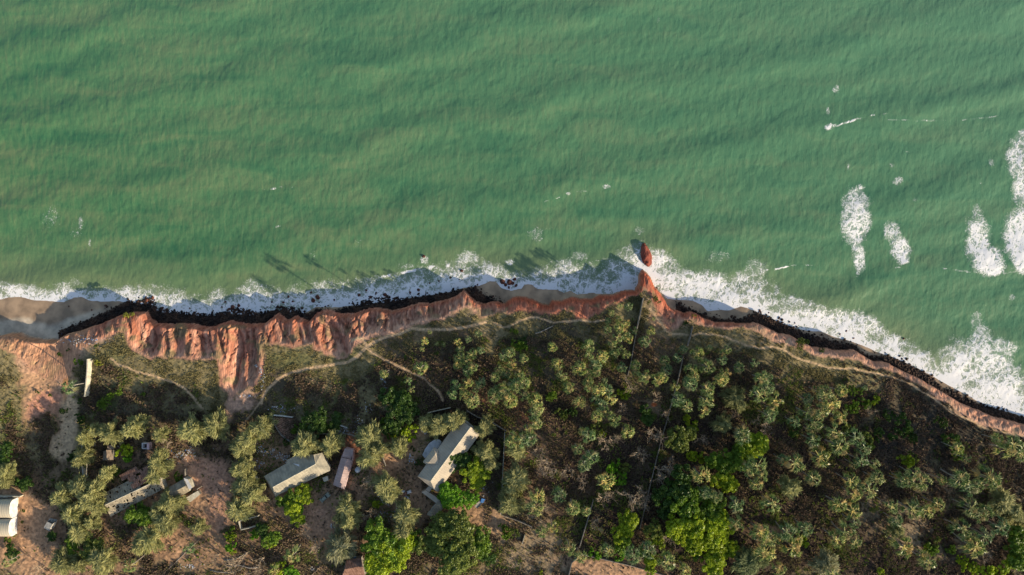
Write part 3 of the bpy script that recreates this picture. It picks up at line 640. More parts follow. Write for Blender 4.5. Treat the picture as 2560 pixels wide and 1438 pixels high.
M['rf_grey'] = roof_mat('grey_patched_roof', (0.251,0.228,0.170), (0.397,0.348,0.248), 0.49, 1.1, st=0.33)
M['rf_tan'] = roof_mat('tan_metal_roof', (0.33,0.28,0.21), (0.43,0.365,0.27), 0.93, 0.9, st=0.22, scale=0.3)
M['rf_pink'] = roof_mat('pink_faded_roof', (0.311,0.222,0.200), (0.414,0.311,0.281), 1.4, 1.0, st=0.3)
M['rf_rust'] = roof_mat('rusty_sheet_roof', (0.148,0.074,0.048), (0.296,0.163,0.111), 0.45, 0.8, st=0.42, scale=0.8)
M['rf_cream'] = roof_mat('cream_vault_roof', (0.42,0.36,0.26), (0.51,0.45,0.33), 0.0, 0.9, st=0.15, scale=0.25)

# ------------------------------------------------------------------ rocks along the cliff foot
def ico_pts(k, seed, sq=0.6, rough=0.3):
    r = random.Random(seed)
    vs = []; fs = []
    import bmesh
    bm = bmesh.new(); bmesh.ops.create_icosphere(bm, subdivisions=k, radius=1)
    for v in bm.verts:
        n = v.co.normalized()
        q = 1 + rough * (r.random() - 0.5) * 1.5
        v.co = Vector((n.x * q, n.y * q, n.z * q * sq))
    vs = np.array([tuple(v.co) for v in bm.verts]); fs = np.array([[v.index for v in f.verts] for f in bm.faces]); bm.free()
    return vs, fs
rk = [ico_pts(1, s, 0.65, 0.45) for s in range(6)]
cand = np.argwhere(rockw > 0.12)
cand = cand[(np.abs(X[cand[:, 0], cand[:, 1]]) < 215)]
wts = rockw[cand[:, 0], cand[:, 1]] ** 1.2; wts /= wts.sum()
sel = rs.choice(len(cand), 9000, p=wts)
vco = []; vf = []; base = 0
for i in sel:
    j, k = cand[i]; vs, fs = rk[rs.randint(6)]
    r = 0.18 + 0.5 * rs.rand() ** 3.5; a = rs.rand() * 6.28
    q = vs * r * np.array([1, 0.75 + 0.3 * rs.rand(), 1]); qa = np.stack([q[:, 0] * math.cos(a) - q[:, 1] * math.sin(a), q[:, 0] * math.sin(a) + q[:, 1] * math.cos(a), q[:, 2]], 1)
    x = X[j, k] + rs.uniform(-.4, .4); y = Y[j, k] + rs.uniform(-.4, .4)
    vco.append(qa + np.array([x, y, max(Z[j, k], -0.1) + r * 0.15])); vf.append(fs + base); base += len(vs)
me = raw_mesh('weedy_rocks', np.concatenate(vco), np.concatenate(vf), M['rock'], False)
link('shore_rocks', me, kind='stuff', label='dark weed covered rocks banked along the red cliff foot', cat='rocks')

bms = []
for s in range(4):
    vs, fs = ico_pts(2, 50 + s, 0.6, 0.22)
    bms.append(raw_mesh('boulder', vs, fs, M['boulder'], False))
BOULD = [(782,751,6),(793,743,7),(720,742,5),(596,764,5),(580,768,6),(562,755,4),(572,773,4),(915,726,3.5),(897,738,4.5),(962,737,6),(926,743,5),(940,732,4),(707,756,4),(679,755,3),(797,756,3),(835,750,3),(892,750,3),(777,731,3.5),(731,754,3),(1059,641,5),(1154,677,5),(1148,699,3.5),(1157,700,3.5),(1097,703,3),(1074,708,3),(1046,725,5),(1025,731,4),(1126,694,3),(1256,704,8),(1274,706,10),(1286,698,8),(1272,719,5),(1290,714,5),(1264,712,6),(1233,741,2.5),(1280,708,7),
 (172,766,2.5),(230,775,3),(264,764,4),(365,750,6),(380,745,7),(473,771,3),(345,752,4),(2117,828,3.5),(2261,847,3.5),(2101,836,3),(1923,782,3),(1900,776,3.5),(2135,846,4),(1988,808,3),(1643,720,3)]
FREE = []       # things that get an automatic label: (object, px, py, look, noun)
for i, (px, py, r) in enumerate(BOULD):
    x, y = W(px, py, 0.4); o = link('boulder', bms[i % 4], loc=(x, y, max(float(zg(x, y)), -0.15) + 0.1), cat='boulder', group='dark boulders in the surf')
    s = r * S * rnd.uniform(.7, .95); o.scale = (s, s * rnd.uniform(.7, 1), s * rnd.uniform(.8, 1.2)); o.rotation_euler = (0, 0, rnd.uniform(0, 6.28))
    FREE.append((o, px, py, ('big ' if r >= 6 else 'small ' if r < 3.6 else '') + 'dark', 'boulder in the surf'))

# red sea stack off the headland
import bmesh
bm = bmesh.new(); bmesh.ops.create_icosphere(bm, subdivisions=5, radius=1)
for v in bm.verts:
    n = v.co.copy()
    a = float(fbm(n.x * 2.2 + 5, n.y * 2.2 + n.z * 2, 4, 5)) - 0.5; b2 = float(fbm(n.x * 7 + n.z * 5, n.y * 7, 3, 9)) - 0.5
    k = 1 + 0.35 * a + 0.14 * b2
    v.co = Vector((n.x * 1.95 * k * (1 + 0.25 * n.y * -1), n.y * 4.6 * k, max(-0.4, (abs(n.z) ** 0.8) * math.copysign(1, n.z)) * 2.1 * k * (1 - 0.25 * abs(n.y))))
me = bpy.data.meshes.new('red_rock'); bm.to_mesh(me); bm.free(); me.materials.append(M['redrock'])
x, y = W(1617, 637, 2); o = link('sea_stack', me, loc=(x, y, 0), label='steep red rock standing alone in the surf off the headland', cat='rock'); o.rotation_euler = (0, 0, math.radians(14))

# ------------------------------------------------------------------ walls and fences
def wall(name, pts, h, th, m, label, cat='wall', top=True, cap=None):
    """pts are photo pixels of the wall top"""
    mb = MB(); P3 = []
    for px, py in pts:
        x, y, z = place(px, py, h); P3.append((x, y, z))
    ox, oy, oz = P3[0]
    for (a, b) in zip(P3[:-1], P3[1:]):
        n = max(1, int(math.hypot(b[0] - a[0], b[1] - a[1]) / 4))
        for i in range(n):
            x0, y0 = a[0] + (b[0] - a[0]) * i / n, a[1] + (b[1] - a[1]) * i / n; x1, y1 = a[0] + (b[0] - a[0]) * (i + 1) / n, a[1] + (b[1] - a[1]) * (i + 1) / n
            zc = (float(zg(x0, y0)) + float(zg(x1, y1))) / 2; l = math.hypot(x1 - x0, y1 - y0); hh2 = h + 1.0
            mb.box(((x0 + x1) / 2 - ox, (y0 + y1) / 2 - oy, zc - oz - 1.0 + hh2 / 2), (l - 0.004, th, hh2), math.atan2(y1 - y0, x1 - x0))
    me = mb.mesh(name, m)
    return link(name, me, loc=(ox, oy, oz), label=label, cat=cat)
wall('boundary_wall', [(218,898),(217,930),(214,962),(211,992)], 2.9, 0.35, M['cream'], 'tall cream wall standing by the sandy gully below a lone palm')
wall('boundary_wall', [(203,1082),(204,1120),(206,1160),(207,1198)], 2.9, 0.35, M['cream'], 'tall cream compound wall half hidden by feathery trees west of the thatched hut')
wall('pen_wall', [(236,1090),(235,1116),(215,1118)], 1.1, 0.18, M['greywall'], 'low grey pen wall against the tall cream compound wall')
wall('boundary_wall', [(1609,745),(1602,782),(1593,822)], 2.3, 0.3, M['greywall'], 'pale grey wall running inland from the pointed red headland')
wall('boundary_wall', [(1592,824),(1586,858),(1579,900),(1570,940)], 1.4, 0.2, M['greywall'], 'low dark wall continuing inland through palms behind the headland')
wall('boundary_wall', [(1733,815),(1727,840),(1720,866)], 1.7, 0.22, M['greywall'], 'short thin grey wall crossing the clifftop path east of the headland')
wall('boundary_wall', [(1709,892),(1702,925),(1692,965),(1676,1023)], 1.5, 0.2, M['greywall'], 'thin grey wall threading between palms inland of the clifftop path')
wall('boundary_wall', [(1676,1024),(1650,1116),(1626,1214),(1600,1324)], 1.3, 0.13, M['greywall'], 'long thin straight wall crossing the bare trees of the grove')
wall('boundary_wall', [(1484,1250),(1470,1300),(1449,1370)], 1.6, 0.22, M['greywall'], 'short straight wall ending at a palm by the red earth plot')
wall('boundary_wall', [(1421,1445),(1430,1408),(1454,1387),(1499,1397),(1580,1416),(1662,1440)], 1.4, 0.22, M['greywall'], 'low brown grey wall around the red earth plot')
wall('boundary_wall', [(1069,1033),(1098,1026),(1126,1020)], 1.6, 0.16, M['cream'], 'thin pale wall north of the long tan roofed house')
wall('boundary_wall', [(1166,1027),(1192,1043),(1230,1057),(1266,1079)], 1.8, 0.2, M['greywall'], 'slanting grey wall above the corner of the dark compound strip')
wall('boundary_wall', [(1262,1081),(1257,1180),(1252,1287)], 2.2, 0.22, M['cream'], 'long straight compound wall east of the tan roofed house')
wall('boundary_wall', [(1253,1288),(1290,1301),(1330,1318)], 1.8, 0.2, M['greywall'], 'low wall bending east from the foot of the long compound wall')
wall('boundary_wall', [(1312,1339),(1306,1360)], 1.6, 0.2, M['cream'], 'tiny pale wall stub in the dry tan clearing')
wall('boundary_wall', [(682,1039),(706,1041),(731,1044)], 1.8, 0.16, M['white'], 'thin white wall along the north edge of the ploughed plot')
wall('boundary_wall', [(681,1041),(687,1063),(694,1076),(703,1088),(713,1097),(724,1104)], 1.0, 0.3, M['greywall'], 'curved brown wall along the west edge of the ploughed plot')
wall('boundary_wall', [(795,1086),(837,1085),(864,1085),(881,1089),(897,1096)], 1.3, 0.25, M['greywall'], 'low curved wall north of the pink roofed building')
wall('boundary_wall', [(837,1061),(853,1066),(867,1070)], 1.2, 0.16, M['white'], 'short whitish wall beside scattered rubbish north of the pink roof')
wall('boundary_wall', [(985,1098),(966,1118),(953,1130),(958,1150),(964,1166)], 1.2, 0.2, M['greywall'], 'bent low wall around bare yard west of the tan house')
wall('boundary_wall', [(1053,1076),(1063,1086),(1071,1076)], 1.8, 0.15, M['white'], 'small white V shaped wall corner beneath trees north of the tan house')
wall('boundary_wall', [(462,1173),(462,1190)], 1.8, 0.12, M['greywall'], 'very short wall stub by the pink bare yard')
wall('boundary_wall', [(492,1224),(503,1217)], 1.3, 0.2, M['cream'], 'short pale wall stub east of the small gabled shed')
wall('ruined_wall', [(596,1304),(622,1297),(646,1290)], 1.8, 0.25, M['cream'], 'upper ruined wall of the roofless room by the dirt track')
wall('ruined_wall', [(596,1305),(602,1325),(622,1321),(640,1315)], 1.8, 0.25, M['cream'], 'lower ruined wall of the roofless room by the dirt track')
wall('boundary_wall', [(-20,1243),(20,1242),(50,1242)], 1.8, 0.4, M['cream'], 'cream wall running along the top of the vaulted roofs')

# ------------------------------------------------------------------ buildings
def house(name, label, cat, faces, foot, roofmat, wallm, h_wall=2.9, ref=None, extra=()):
    """faces: lists of (px,py,height above ground); foot: pixel outline of the walls"""
    cx = sum(p[0] for p in foot) / len(foot); cy = sum(p[1] for p in foot) / len(foot)
    ox, oy, oz = place(cx, cy, 0)
    oz = float(np.mean([zg(*W(px, py, oz)) for px, py in foot]))
    t = empty(name, (ox, oy, oz), label, cat)
    def pt(p):
        x, y = W(p[0], p[1], oz + p[2]); return (x - ox, y - oy, p[2])
    mb = MB()
    for fc_ in faces: mb.slab([pt(p) for p in fc_], 0.14)
    link('roof', mb.mesh(name + '_roof', roofmat), t)
    wp = [pt((p[0], p[1], h_wall)) for p in foot]
    gx0 = sum(p[0] for p in wp) / len(wp); gy0 = sum(p[1] for p in wp) / len(wp)
    wp = [(gx0 + (p[0] - gx0) * 0.95, gy0 + (p[1] - gy0) * 0.95) for p in wp]
    wb = MB()
    for i in range(len(wp)):
        a, b = wp[i], wp[(i + 1) % len(wp)]; l = math.hypot(b[0] - a[0], b[1] - a[1])
        wb.box(((a[0] + b[0]) / 2, (a[1] + b[1]) / 2, (h_wall - 0.25 - 1) / 2), (max(l - 0.1, .1), 0.2, h_wall - 0.25 + 1), math.atan2(b[1] - a[1], b[0] - a[0]))
        if l > 5:                       # windows and a door in the longer walls
            n = int(l / 3.2)
            for k in range(n):
                f = (k + .5) / n; an = math.atan2(b[1] - a[1], b[0] - a[0]); cxw, cyw = a[0] + (b[0] - a[0]) * f, a[1] + (b[1] - a[1]) * f
                q = MB(); door = (i == 0 and k == n // 2)
                q.box((cxw, cyw, 1.0 if door else 1.45), (0.9, 0.27, 2.0 if door else 0.9), an)
                link('door' if door else 'window', q.mesh('opening', M['dark'] if not door else M['blue']), t)
    link('wall', wb.mesh(name + '_wall', wallm), t)
    return t, pt

def grid_roof(quad, nu, nv, miss, seed, mb, sag=0.06):
    """quad of four 3-D corners as sheets with some missing"""
    r = random.Random(seed); a, b, c, d = [Vector(q) for q in quad]
    for i in range(nu):
        for j in range(nv):
            if r.random() < miss: continue
            def P(u, v): return (a * (1 - u) + b * u) * (1 - v) + (d * (1 - u) + c * u) * v
            u0, u1, v0, v1 = i / nu, (i + 1) / nu, j / nv, (j + 1) / nv
            dz = Vector((0, 0, r.uniform(-sag, sag)))
            mb.slab([P(u0, v0) + dz, P(u1, v0) + dz, P(u1, v1) + dz, P(u0, v1) + dz], 0.05)

# A long holed-roof building
fA = [(254,1236),(390,1170),(402,1197),(411,1221),(276,1292),(262,1263)]
t, pt = house('long_barracks', 'long grey sheet roofed building full of small holes', 'building', [], fA, M['rf_hole'], M['cream'])
for ch in [c for c in t.children if c.name.startswith('roof')]: bpy.data.objects.remove(ch, do_unlink=True)
mb = MB(); grid_roof([pt((262,1263,4.9)), pt((402,1197,4.9)), pt((411.5,1221,3.0)), pt((276,1292,3.0))], 40, 9, 0.11, 3, mb)
grid_roof([pt((252,1237,3.0)), pt((345,1190,3.0)), pt((352,1220.5,4.9)), pt((262,1263,4.9))], 28, 9, 0.08, 4, mb)
link('roof', mb.mesh('holed_roof', M['rf_hole']), t)
mb = MB(); grid_roof([pt((316,1190,3.2)), pt((372,1163,3.2)), pt((386,1197,5.0)), pt((331,1223,5.05))], 14, 6, 0.12, 5, mb, 0.1)
link('rusty_roof', mb.mesh('rusty_roof', M['rf_rust']), t, label='brown rusted roof section')
mb = MB(); mb.tube([pt((262,1263,5.0)), pt((402,1197,5.0))], 0.16, 6); link('ridge', mb.mesh('ridge', M['cream']), t)
mb = MB(); mb.slab([pt((298,1189,2.4)), pt((340,1166,2.4)), pt((348,1180,2.9)), pt((305,1203,2.9))], 0.1); link('lean_to_roof', mb.mesh('lean_to', M['rf_rust']), t)

# B small gabled shed
house('small_shed', 'short gabled shed with holed roof and white end slab beside the pink yard', 'shed',
      [[(419,1238.5,3.9),(465,1214.5,3.9),(474,1228,2.7),(437,1249.5,2.7)], [(419,1238.5,3.9),(465,1214.5,3.9),(460,1197,2.7),(414,1223,2.7)]],
      [(414,1223),(460,1197),(474,1228),(437,1249)], M['rf_hole'], M['cream'], 2.6)
house('white_annexe', 'narrow white slab roof on the end of the small gabled shed', 'annexe', [[(459,1195,3.0),(469,1199,3.0),(480,1220,3.0),(472,1224,3.0)]],
      [(459,1195),(469,1199),(480,1220),(472,1224)], M['white'], M['cream'], 2.8)
house('open_shelter', 'low grey white slab shelter on the pink bare yard', 'shelter', [[(464,1245,1.9),(494,1227.5,1.9),(500,1236,1.7),(475,1256,1.7)]],
      [(464,1245),(494,1227.5),(500,1236),(475,1256)], M['cream'], M['greywall'], 1.6)

# D grey patched house
t, pt = house('patched_house', 'large grey patched roofed house with tan slope and wing', 'house',
      [[(682,1218,5.6),(789,1160,5.6),(784,1137,3.9),(745,1136,3.4),(716,1151,3.4),(716,1159,3.4),(660,1191,3.4)],
       [(682,1218,5.6),(697,1237,3.4),(825,1177,3.4),(797,1166,5.1),(789,1160,5.6)],
       [(784,1137,4.6),(803,1133,4.0),(825,1169,3.2),(825,1177,3.4),(797,1166,5.1),(789,1160,5.6)],
       [(682,1218,5.6),(660,1191,3.4),(689,1243,3.3),(697,1237,3.4)]],
      [(660,1191),(716,1159),(745,1137),(784,1138),(803,1133),(825,1169),(825,1177),(697,1237),(689,1243)], M['rf_grey'], M['cream'], 3.2)
mb = MB(); mb.tube([pt((682,1218,5.7)), pt((789,1160,5.7))], 0.18, 6); link('ridge', mb.mesh('ridge', M['cream']), t)
def sheet(name, pts, m, label, cat, zoff, thick=0.05):
    ox, oy, oz = place(pts[0][0], pts[0][1], 0); mb = MB(); P = []
    for px, py, h in pts:
        x, y = W(px, py, oz + h); P.append((x - ox, y - oy, h + zoff))
    mb.slab(P, thick); return link(name, mb.mesh(name, m), loc=(ox, oy, oz), label=label, cat=cat)
sheet('tarpaulin', [(722,1161.5,4.0),(735,1159,4.35),(748,1161,4.9),(750,1178,5.6),(737,1187,5.75)], M['white'], 'pale grey tarpaulin patch on the grey patched roof', 'tarpaulin', 0.14)
sheet('tarpaulin', [(756,1143,4.1),(759,1144,4.2),(755,1153,4.6),(752,1160,4.8),(751,1154,4.5)], M['blue'], 'narrow blue tarpaulin strip on the grey patched roof', 'tarpaulin', 0.2)
sheet('tarpaulin', [(738,1152,3.9),(756,1143,4.0),(752,1152,4.3),(748,1160,4.7),(742,1158,4.4)], M['rf_tan'], 'tan tarpaulin piece beside the blue strip on the patched roof', 'tarpaulin', 0.12)
house('courtyard_block', 'small square grey block roof south of the grey patched house', 'outbuilding', [[(806,1195,2.0),(818,1191,2.0),(822,1201,2.0),(810,1205,2.0)]], [(806,1195),(818,1191),(822,1201),(810,1205)], M['cream'], M['greywall'], 1.9)
# E pink long building
t, pt = house('pink_building', 'long narrow pink roofed building beside the grey patched house', 'building',
      [[(853,1144,2.9),(867,1147,3.7),(847,1218.5,3.7),(832.5,1212.5,2.9)], [(867,1147,3.7),(881,1150,2.9),(861,1224,2.9),(847,1218.5,3.7)],
       [(862,1121,3.1),(883.5,1126,3.1),(877.5,1148,3.1),(855,1143,3.1)]],
      [(862,1121),(883,1126),(881,1150),(861,1224),(833,1213),(853,1143)], M['rf_pink'], M['pinkp'], 2.8)
mb = MB(); c = pt((877,1170,1.6)); mb.tube([(c[0], c[1], 0), (c[0], c[1], 2.2)], [1.0, 1.0], 14); link('water_tank', mb.mesh('tank', M['white'], True), loc=tuple(Vector(c) * 1 + t.location - Vector((0, 0, 1.6))), label='pale round water tank against the pink roofed building', cat='water tank')
# H tan house
t, pt = house('tan_house', 'long tan metal roofed house with pyramid porch', 'house',
      [[(1076.5,1203,5.8),(1177,1067.5,5.8),(1149,1047,3.6),(1044,1191.5,3.6)],
       [(1076.5,1203,5.8),(1177,1067.5,5.8),(1199,1086,3.6),(1095,1230,3.6),(1086,1225,4.2)],
       [(1076.5,1203,5.8),(1044,1191.5,3.6),(1069,1213,3.5),(1086,1225,4.2)]],
      [(1044,1191),(1149,1048),(1199,1086),(1095,1230),(1069,1213)], M['rf_tan'], M['cream'], 3.4)
mb = MB(); mb.tube([pt((1076.5,1203,5.9)), pt((1177,1067.5,5.9))], 0.18, 6); link('ridge', mb.mesh('ridge', M['cream']), t)
mb = MB()
R1 = (1087.5,1136.4,5.2); R2 = (1072,1156,5.2); a = (1085,1118,3.7); b_ = (1057,1155,3.7); c_ = (1065.6,1161.5,3.8); d_ = (1097,1160.5,5.3); e_ = (1095,1124,3.9)
for f in ([a, b_, R2, R1], [R1, R2, d_], [R1, d_, e_, a], [R2, b_, c_, d_]): mb.slab([pt(p) for p in f], 0.12)
link('porch_roof', mb.mesh('porch_roof', M['rf_tan']), t)
mb = MB(); mb.prism([pt(p)[:2] for p in [(1150,1046,3.4),(1168,1053,3.4),(1188,1071,3.4),(1184,1072,3.4),(1166,1058,3.4)]], 3.1, 3.35); link('gutter', mb.mesh('gutter', M['cream']), t)
mb = MB(); pts = [(1055.8,1137.5),(1062,1124),(1072,1110),(1083,1101),(1092,1098),(1100,1100.5),(1104,1105),(1100,1113),(1095,1120),(1062,1146)]
mb.prism([pt((p[0], p[1], 0.6))[:2] for p in pts], -1, 0.6); link('terrace', mb.mesh('terrace', M['white']), t)
# annexe round a dark court, and the low flat roof
mkp = lambda L_, h: [pt((x_, y_, h))[:2] for x_, y_ in L_]
t2 = empty('court_annexe', t.location, 'tan annexe with parapet around a small dark courtyard south of the tan house', 'annexe')
mb = MB(); mb.prism(mkp([(1054,1231),(1064,1226),(1104,1252),(1098,1264)], 3.0), -1, 3.0); mb.prism(mkp([(1064,1225),(1079,1209),(1086,1213),(1073,1231)], 3.0), -1, 2.9)
mb.prism(mkp([(1086.5,1213),(1094,1218),(1094,1229),(1089,1226)], 3.0), -1, 2.85); link('roof', mb.mesh('annexe_roof', M['rf_tan']), t2)
mb = MB(); mb.prism(mkp([(1075,1232),(1094,1230),(1104,1238),(1102,1250)], 0.1), -1, 0.25); link('courtyard', mb.mesh('courtyard', M['dark']), t2)  # near-black slab: the shade of the open court is put into its colour
house('flat_outbuilding', 'small grey flat roofed outbuilding south of the courtyard annexe', 'outbuilding', [[(1098,1250,2.8),(1110.5,1268,2.6),(1087,1296,2.6),(1067,1287,2.8)]], [(1098,1250),(1110,1268),(1087,1296),(1067,1287)], M['rf_hole'], M['cream'], 2.6)

# I twin vaulted roofs
for k, (y0, y1, xe, lab) in enumerate([(1249.5,1295,45,'upper cream barrel vaulted roof with white end wall'),(1297,1341,43,'lower cream barrel vaulted roof with white end wall')]):
    ox, oy, oz = place(xe - 20, (y0 + y1) / 2, 0); t = empty('vaulted_shed', (ox, oy, oz), lab, 'shed', 'twin vaulted sheds')
    xa, ya = W(xe, y0, oz); _, ya = W(xe, y0, oz + 2.6); xb, yb = W(-90, y1, oz + 2.6)
    R = (ya - yb) / 2; mb = MB(); n = 18; ring = []
    for i in range(n + 1):
        a = math.pi * i / n; ring.append(((ya + yb) / 2 - oy + R * math.cos(a), 2.6 + 1.9 * math.sin(a)))
    for i in range(n):
        (y_0, z_0), (y_1, z_1) = ring[i], ring[i + 1]
        mb.add([(xa - ox, y_0, z_0), (xa - ox, y_1, z_1), (xb - ox, y_1, z_1), (xb - ox, y_0, z_0)], [(0, 1, 2, 3)])
    link('roof', mb.mesh('vault', M['rf_cream'], True), t)
    mb = MB(); vs = [(xa - ox - 0.05, y_, z_) for y_, z_ in ring] + [(xa - ox - 0.04, y_, 0.0) for y_, z_ in ring]
    mb.add(vs, [(i, i + 1, n + 2 + i, n + 1 + i) for i in range(n)]); link('end_wall', mb.mesh('end', M['white'], True), t)
    mb = MB(); mb.box(((xa + xb) / 2 - ox, (ya + yb) / 2 - oy, 0.9), (xa - xb - .2, 2 * R - .3, 3.4)); link('wall', mb.mesh('w', M['cream']), t)

# J tin shack, K thatched hut, L pink roofless hut, rust tiled house
t, pt = house('tin_shack', 'small tilted shack with beige roof and bluish tin side', 'shack',
      [[(118,1304,2.4),(131,1311,2.6),(122.5,1327.5,2.2),(109,1319.5,2.0)], [(131,1311,2.6),(143,1301,1.4),(136,1318,1.2),(122.5,1327.5,2.2)]],
      [(118,1304),(131,1311),(122,1327),(109,1319)], M['tin'], M['greywall'], 1.9)
mb = MB(); grid_roof([pt((120,1302,1.0)), pt((124,1296,1.0)), pt((143,1300,1.0)), pt((132,1309,1.2))], 4, 2, 0.15, 8, mb, 0.2); link('loose_sheets', mb.mesh('sheets', M['tin']), t)
house('thatched_hut', 'brown ragged thatched hut beside the bright green shrub', 'hut',
      [[(257,1151,2.3),(259,1128,2.3),(266,1126,2.9),(267,1151,2.9)], [(267,1151,2.9),(266,1125,2.9),(279,1125.5,2.2),(283,1150,2.2)], [(268.5,1114.5,2.1),(285,1111,2.3),(286,1121.5,2.3),(276,1125,2.1),(268.5,1124,2.0)]],
      [(258,1150),(260,1128),(279,1126),(283,1149)], M['thatch'], M['greywall'], 2.1)
ox, oy, oz = place(362, 1117, 0); t = empty('roofless_hut', (ox, oy, oz), 'tiny roofless hut with white and pink walls open to the sky', 'hut')
for (px, py, l, wd, mm, nm) in [(355.5,1115,0.35,2.2,'white','wall'),(370,1116,0.9,2.4,'pinkp','wall'),(362,1109,1.6,0.25,'white','wall'),(362,1122,1.7,0.25,'white','wall')]:
    x, y = W(px, py, oz + 2); mb = MB(); mb.box((x - ox, y - oy, 0.8), (l, wd, 2.4)); link(nm, mb.mesh('hut_wall', M[mm]), t)
mb = MB(); mb.box((0, 0.1, 0.15), (1.7, 2.0, 0.3)); link('floor', mb.mesh('hut_floor', M['dark']), t)  # floor painted near-black for the shade between the walls
house('tiled_house', 'rust brown tiled roof house at the edge of the large green trees', 'house',
      [[(865,1402,3.2),(903,1394,3.2),(906,1415,4.2),(862,1424,4.2)], [(862,1424,4.2),(906,1415,4.2),(913,1441,3.2),(850,1452,3.2)]], [(865,1402),(903,1394),(913,1441),(850,1452)], M['rf_rust'], M['greywall'], 3.0)
house('white_kiosk', 'tiny white square roof among feathery trees by the pink yard', 'kiosk', [[(628,1196,2.6),(637,1194,2.6),(640,1203,2.6),(631,1206,2.6)]], [(628,1196),(637,1194),(640,1203),(631,1206)], M['white'], M['cream'], 2.4)

# ploughed plot: a slab of earth with raised ridges
ox, oy, oz = place(712, 1068, 0); mb = MB()
pl_poly = [(684,1043),(731,1046),(742,1075),(740,1092),(727,1103),(706,1090),(692,1070)]
pw_ = [W(*p, oz) for p in pl_poly]; d_ = Vector((math.cos(0.50), math.sin(0.50), 0)); n_ = Vector((-d_.y, d_.x, 0))
cs = [(p[0] - ox, p[1] - oy) for p in pw_]
mb.prism(cs, -1.2, 0.22)
for k in range(-9, 10):
    off = k * 0.72; hits = []
    for i in range(len(cs)):
        a, b = Vector((*cs[i], 0)), Vector((*cs[(i + 1) % len(cs)], 0)); da, db = a.dot(n_) - off, b.dot(n_) - off
        if da * db < 0: hits.append((a + (b - a) * (da / (da - db))).dot(d_))
    if len(hits) >= 2:
        u0, u1 = min(hits) + .2, max(hits) - .2
        if u1 - u0 < 0.6: continue
        A = n_ * off + d_ * u0; B = n_ * off + d_ * u1; q = n_ * 0.24
        mb.add([A - q + Vector((0, 0, .2)), A + q + Vector((0, 0, .2)), A + Vector((0, 0, .52)), B - q + Vector((0, 0, .2)), B + q + Vector((0, 0, .2)), B + Vector((0, 0, .52))], [(0, 2, 1), (3, 4, 5), (0, 3, 5, 2), (1, 2, 5, 4)])
M['soil'] = simple('ploughed_soil', (0.32,0.18,0.12), (0.46,0.28,0.19), 1.0, 0.95)
link('ploughed_plot', mb.mesh('plot', M['soil']), loc=(ox, oy, oz), label='small curved plot of brown ridged ploughed soil', cat='garden plot')

# cars
def car(px, py, rz, body, label):
    x, y, z = place(px, py, 0.8); t = empty('parked_car', (x, y, z + 0.12), label, 'car', None, rz)
    mb = MB(); mb.box((0, 0, 0.62), (4.25, 1.72, 0.62), taper=0.95); mb.box((0, 0, 0.98), (4.0, 1.55, 0.12), taper=0.9); link('body', mb.mesh('car_body', body, False), t)
    mb = MB(); mb.box((-0.25, 0, 1.26), (2.2, 1.42, 0.46), taper=0.78); link('window', mb.mesh('glass', M['dark']), t)
    mb = MB(); mb.box((-0.25, 0, 1.52), (1.6, 1.1, 0.07)); link('roof', mb.mesh('car_roof', body), t)
    for sx in (-1.3, 1.3):
        for sy in (-.8, .8):
            mb = MB(); mb.tube([(sx, sy - .1, .3), (sx, sy + .1, .3)], .32, 12); wl = link('wheel', mb.mesh('tyre', M['dark'], True), t)
    for sy in (-.6, .6):
        mb = MB(); mb.box((2.1, sy, .7), (.1, .3, .18)); link('headlight', mb.mesh('lamp', M['white']), t)
M['carp'] = simple('olive_car_paint', (0.20,0.22,0.17), (0.26,0.28,0.21), 0.7, 0.35, spec=0.5)
car(812.5, 1244, math.radians(41), M['carp'], 'olive green car parked on the dirt yard by the pink roof')
ox, oy, oz = place(1197, 1260, 0.5); t = empty('handcart', (ox, oy, oz), 'long wooden cart beside the bright green trees on dirt', 'cart', None, math.radians(48))
mb = MB(); mb.box((0, 0, .8), (3.2, 1.4, .12)); link('bed', mb.mesh('bed', M['tin']), t)
for s_ in (-1, 1):
    mb = MB(); mb.box((0, s_ * .7, .95), (3.2, .06, .25)); link('side_rail', mb.mesh('rail', M['twig']), t)
    mb = MB(); mb.tube([(0, s_ * .8 - .05, .45), (0, s_ * .8 + .05, .45)], .45, 12); link('wheel', mb.mesh('wheel', M['dark']), t)
sheet('plastic_sheet', [(1204,1246,1.1),(1213,1248,1.1),(1208,1257,1.1),(1201,1256,1.1)], M['blue'], 'crumpled dark blue plastic heap on the wooden cart', 'sheet', 0.2, .4)
for px, py, s_, m_, lab in [(1011,1235,1.7,'rf_rust','orange brown crate by the bare yard edge southwest of the tan house'),(1023,1230,1.5,'white','pale grey box beside the orange brown crate'),(1008,1229,1.1,'white','small whitish box behind the orange brown crate'),(1020,1245,0.7,'white','tiny white bundle below the orange brown crate')]:
    x, y, z = place(px, py, .5); mb = MB(); mb.box((0, 0, .35), (s_, s_ * .75, .9), rnd.uniform(0, 1.5), taper=.92); mb.box((0, 0, .83), (s_ * .9, s_ * .6, .06), 0.3); link('crate', mb.mesh('crate', M[m_]), loc=(x, y, z), label=lab, cat='crate')

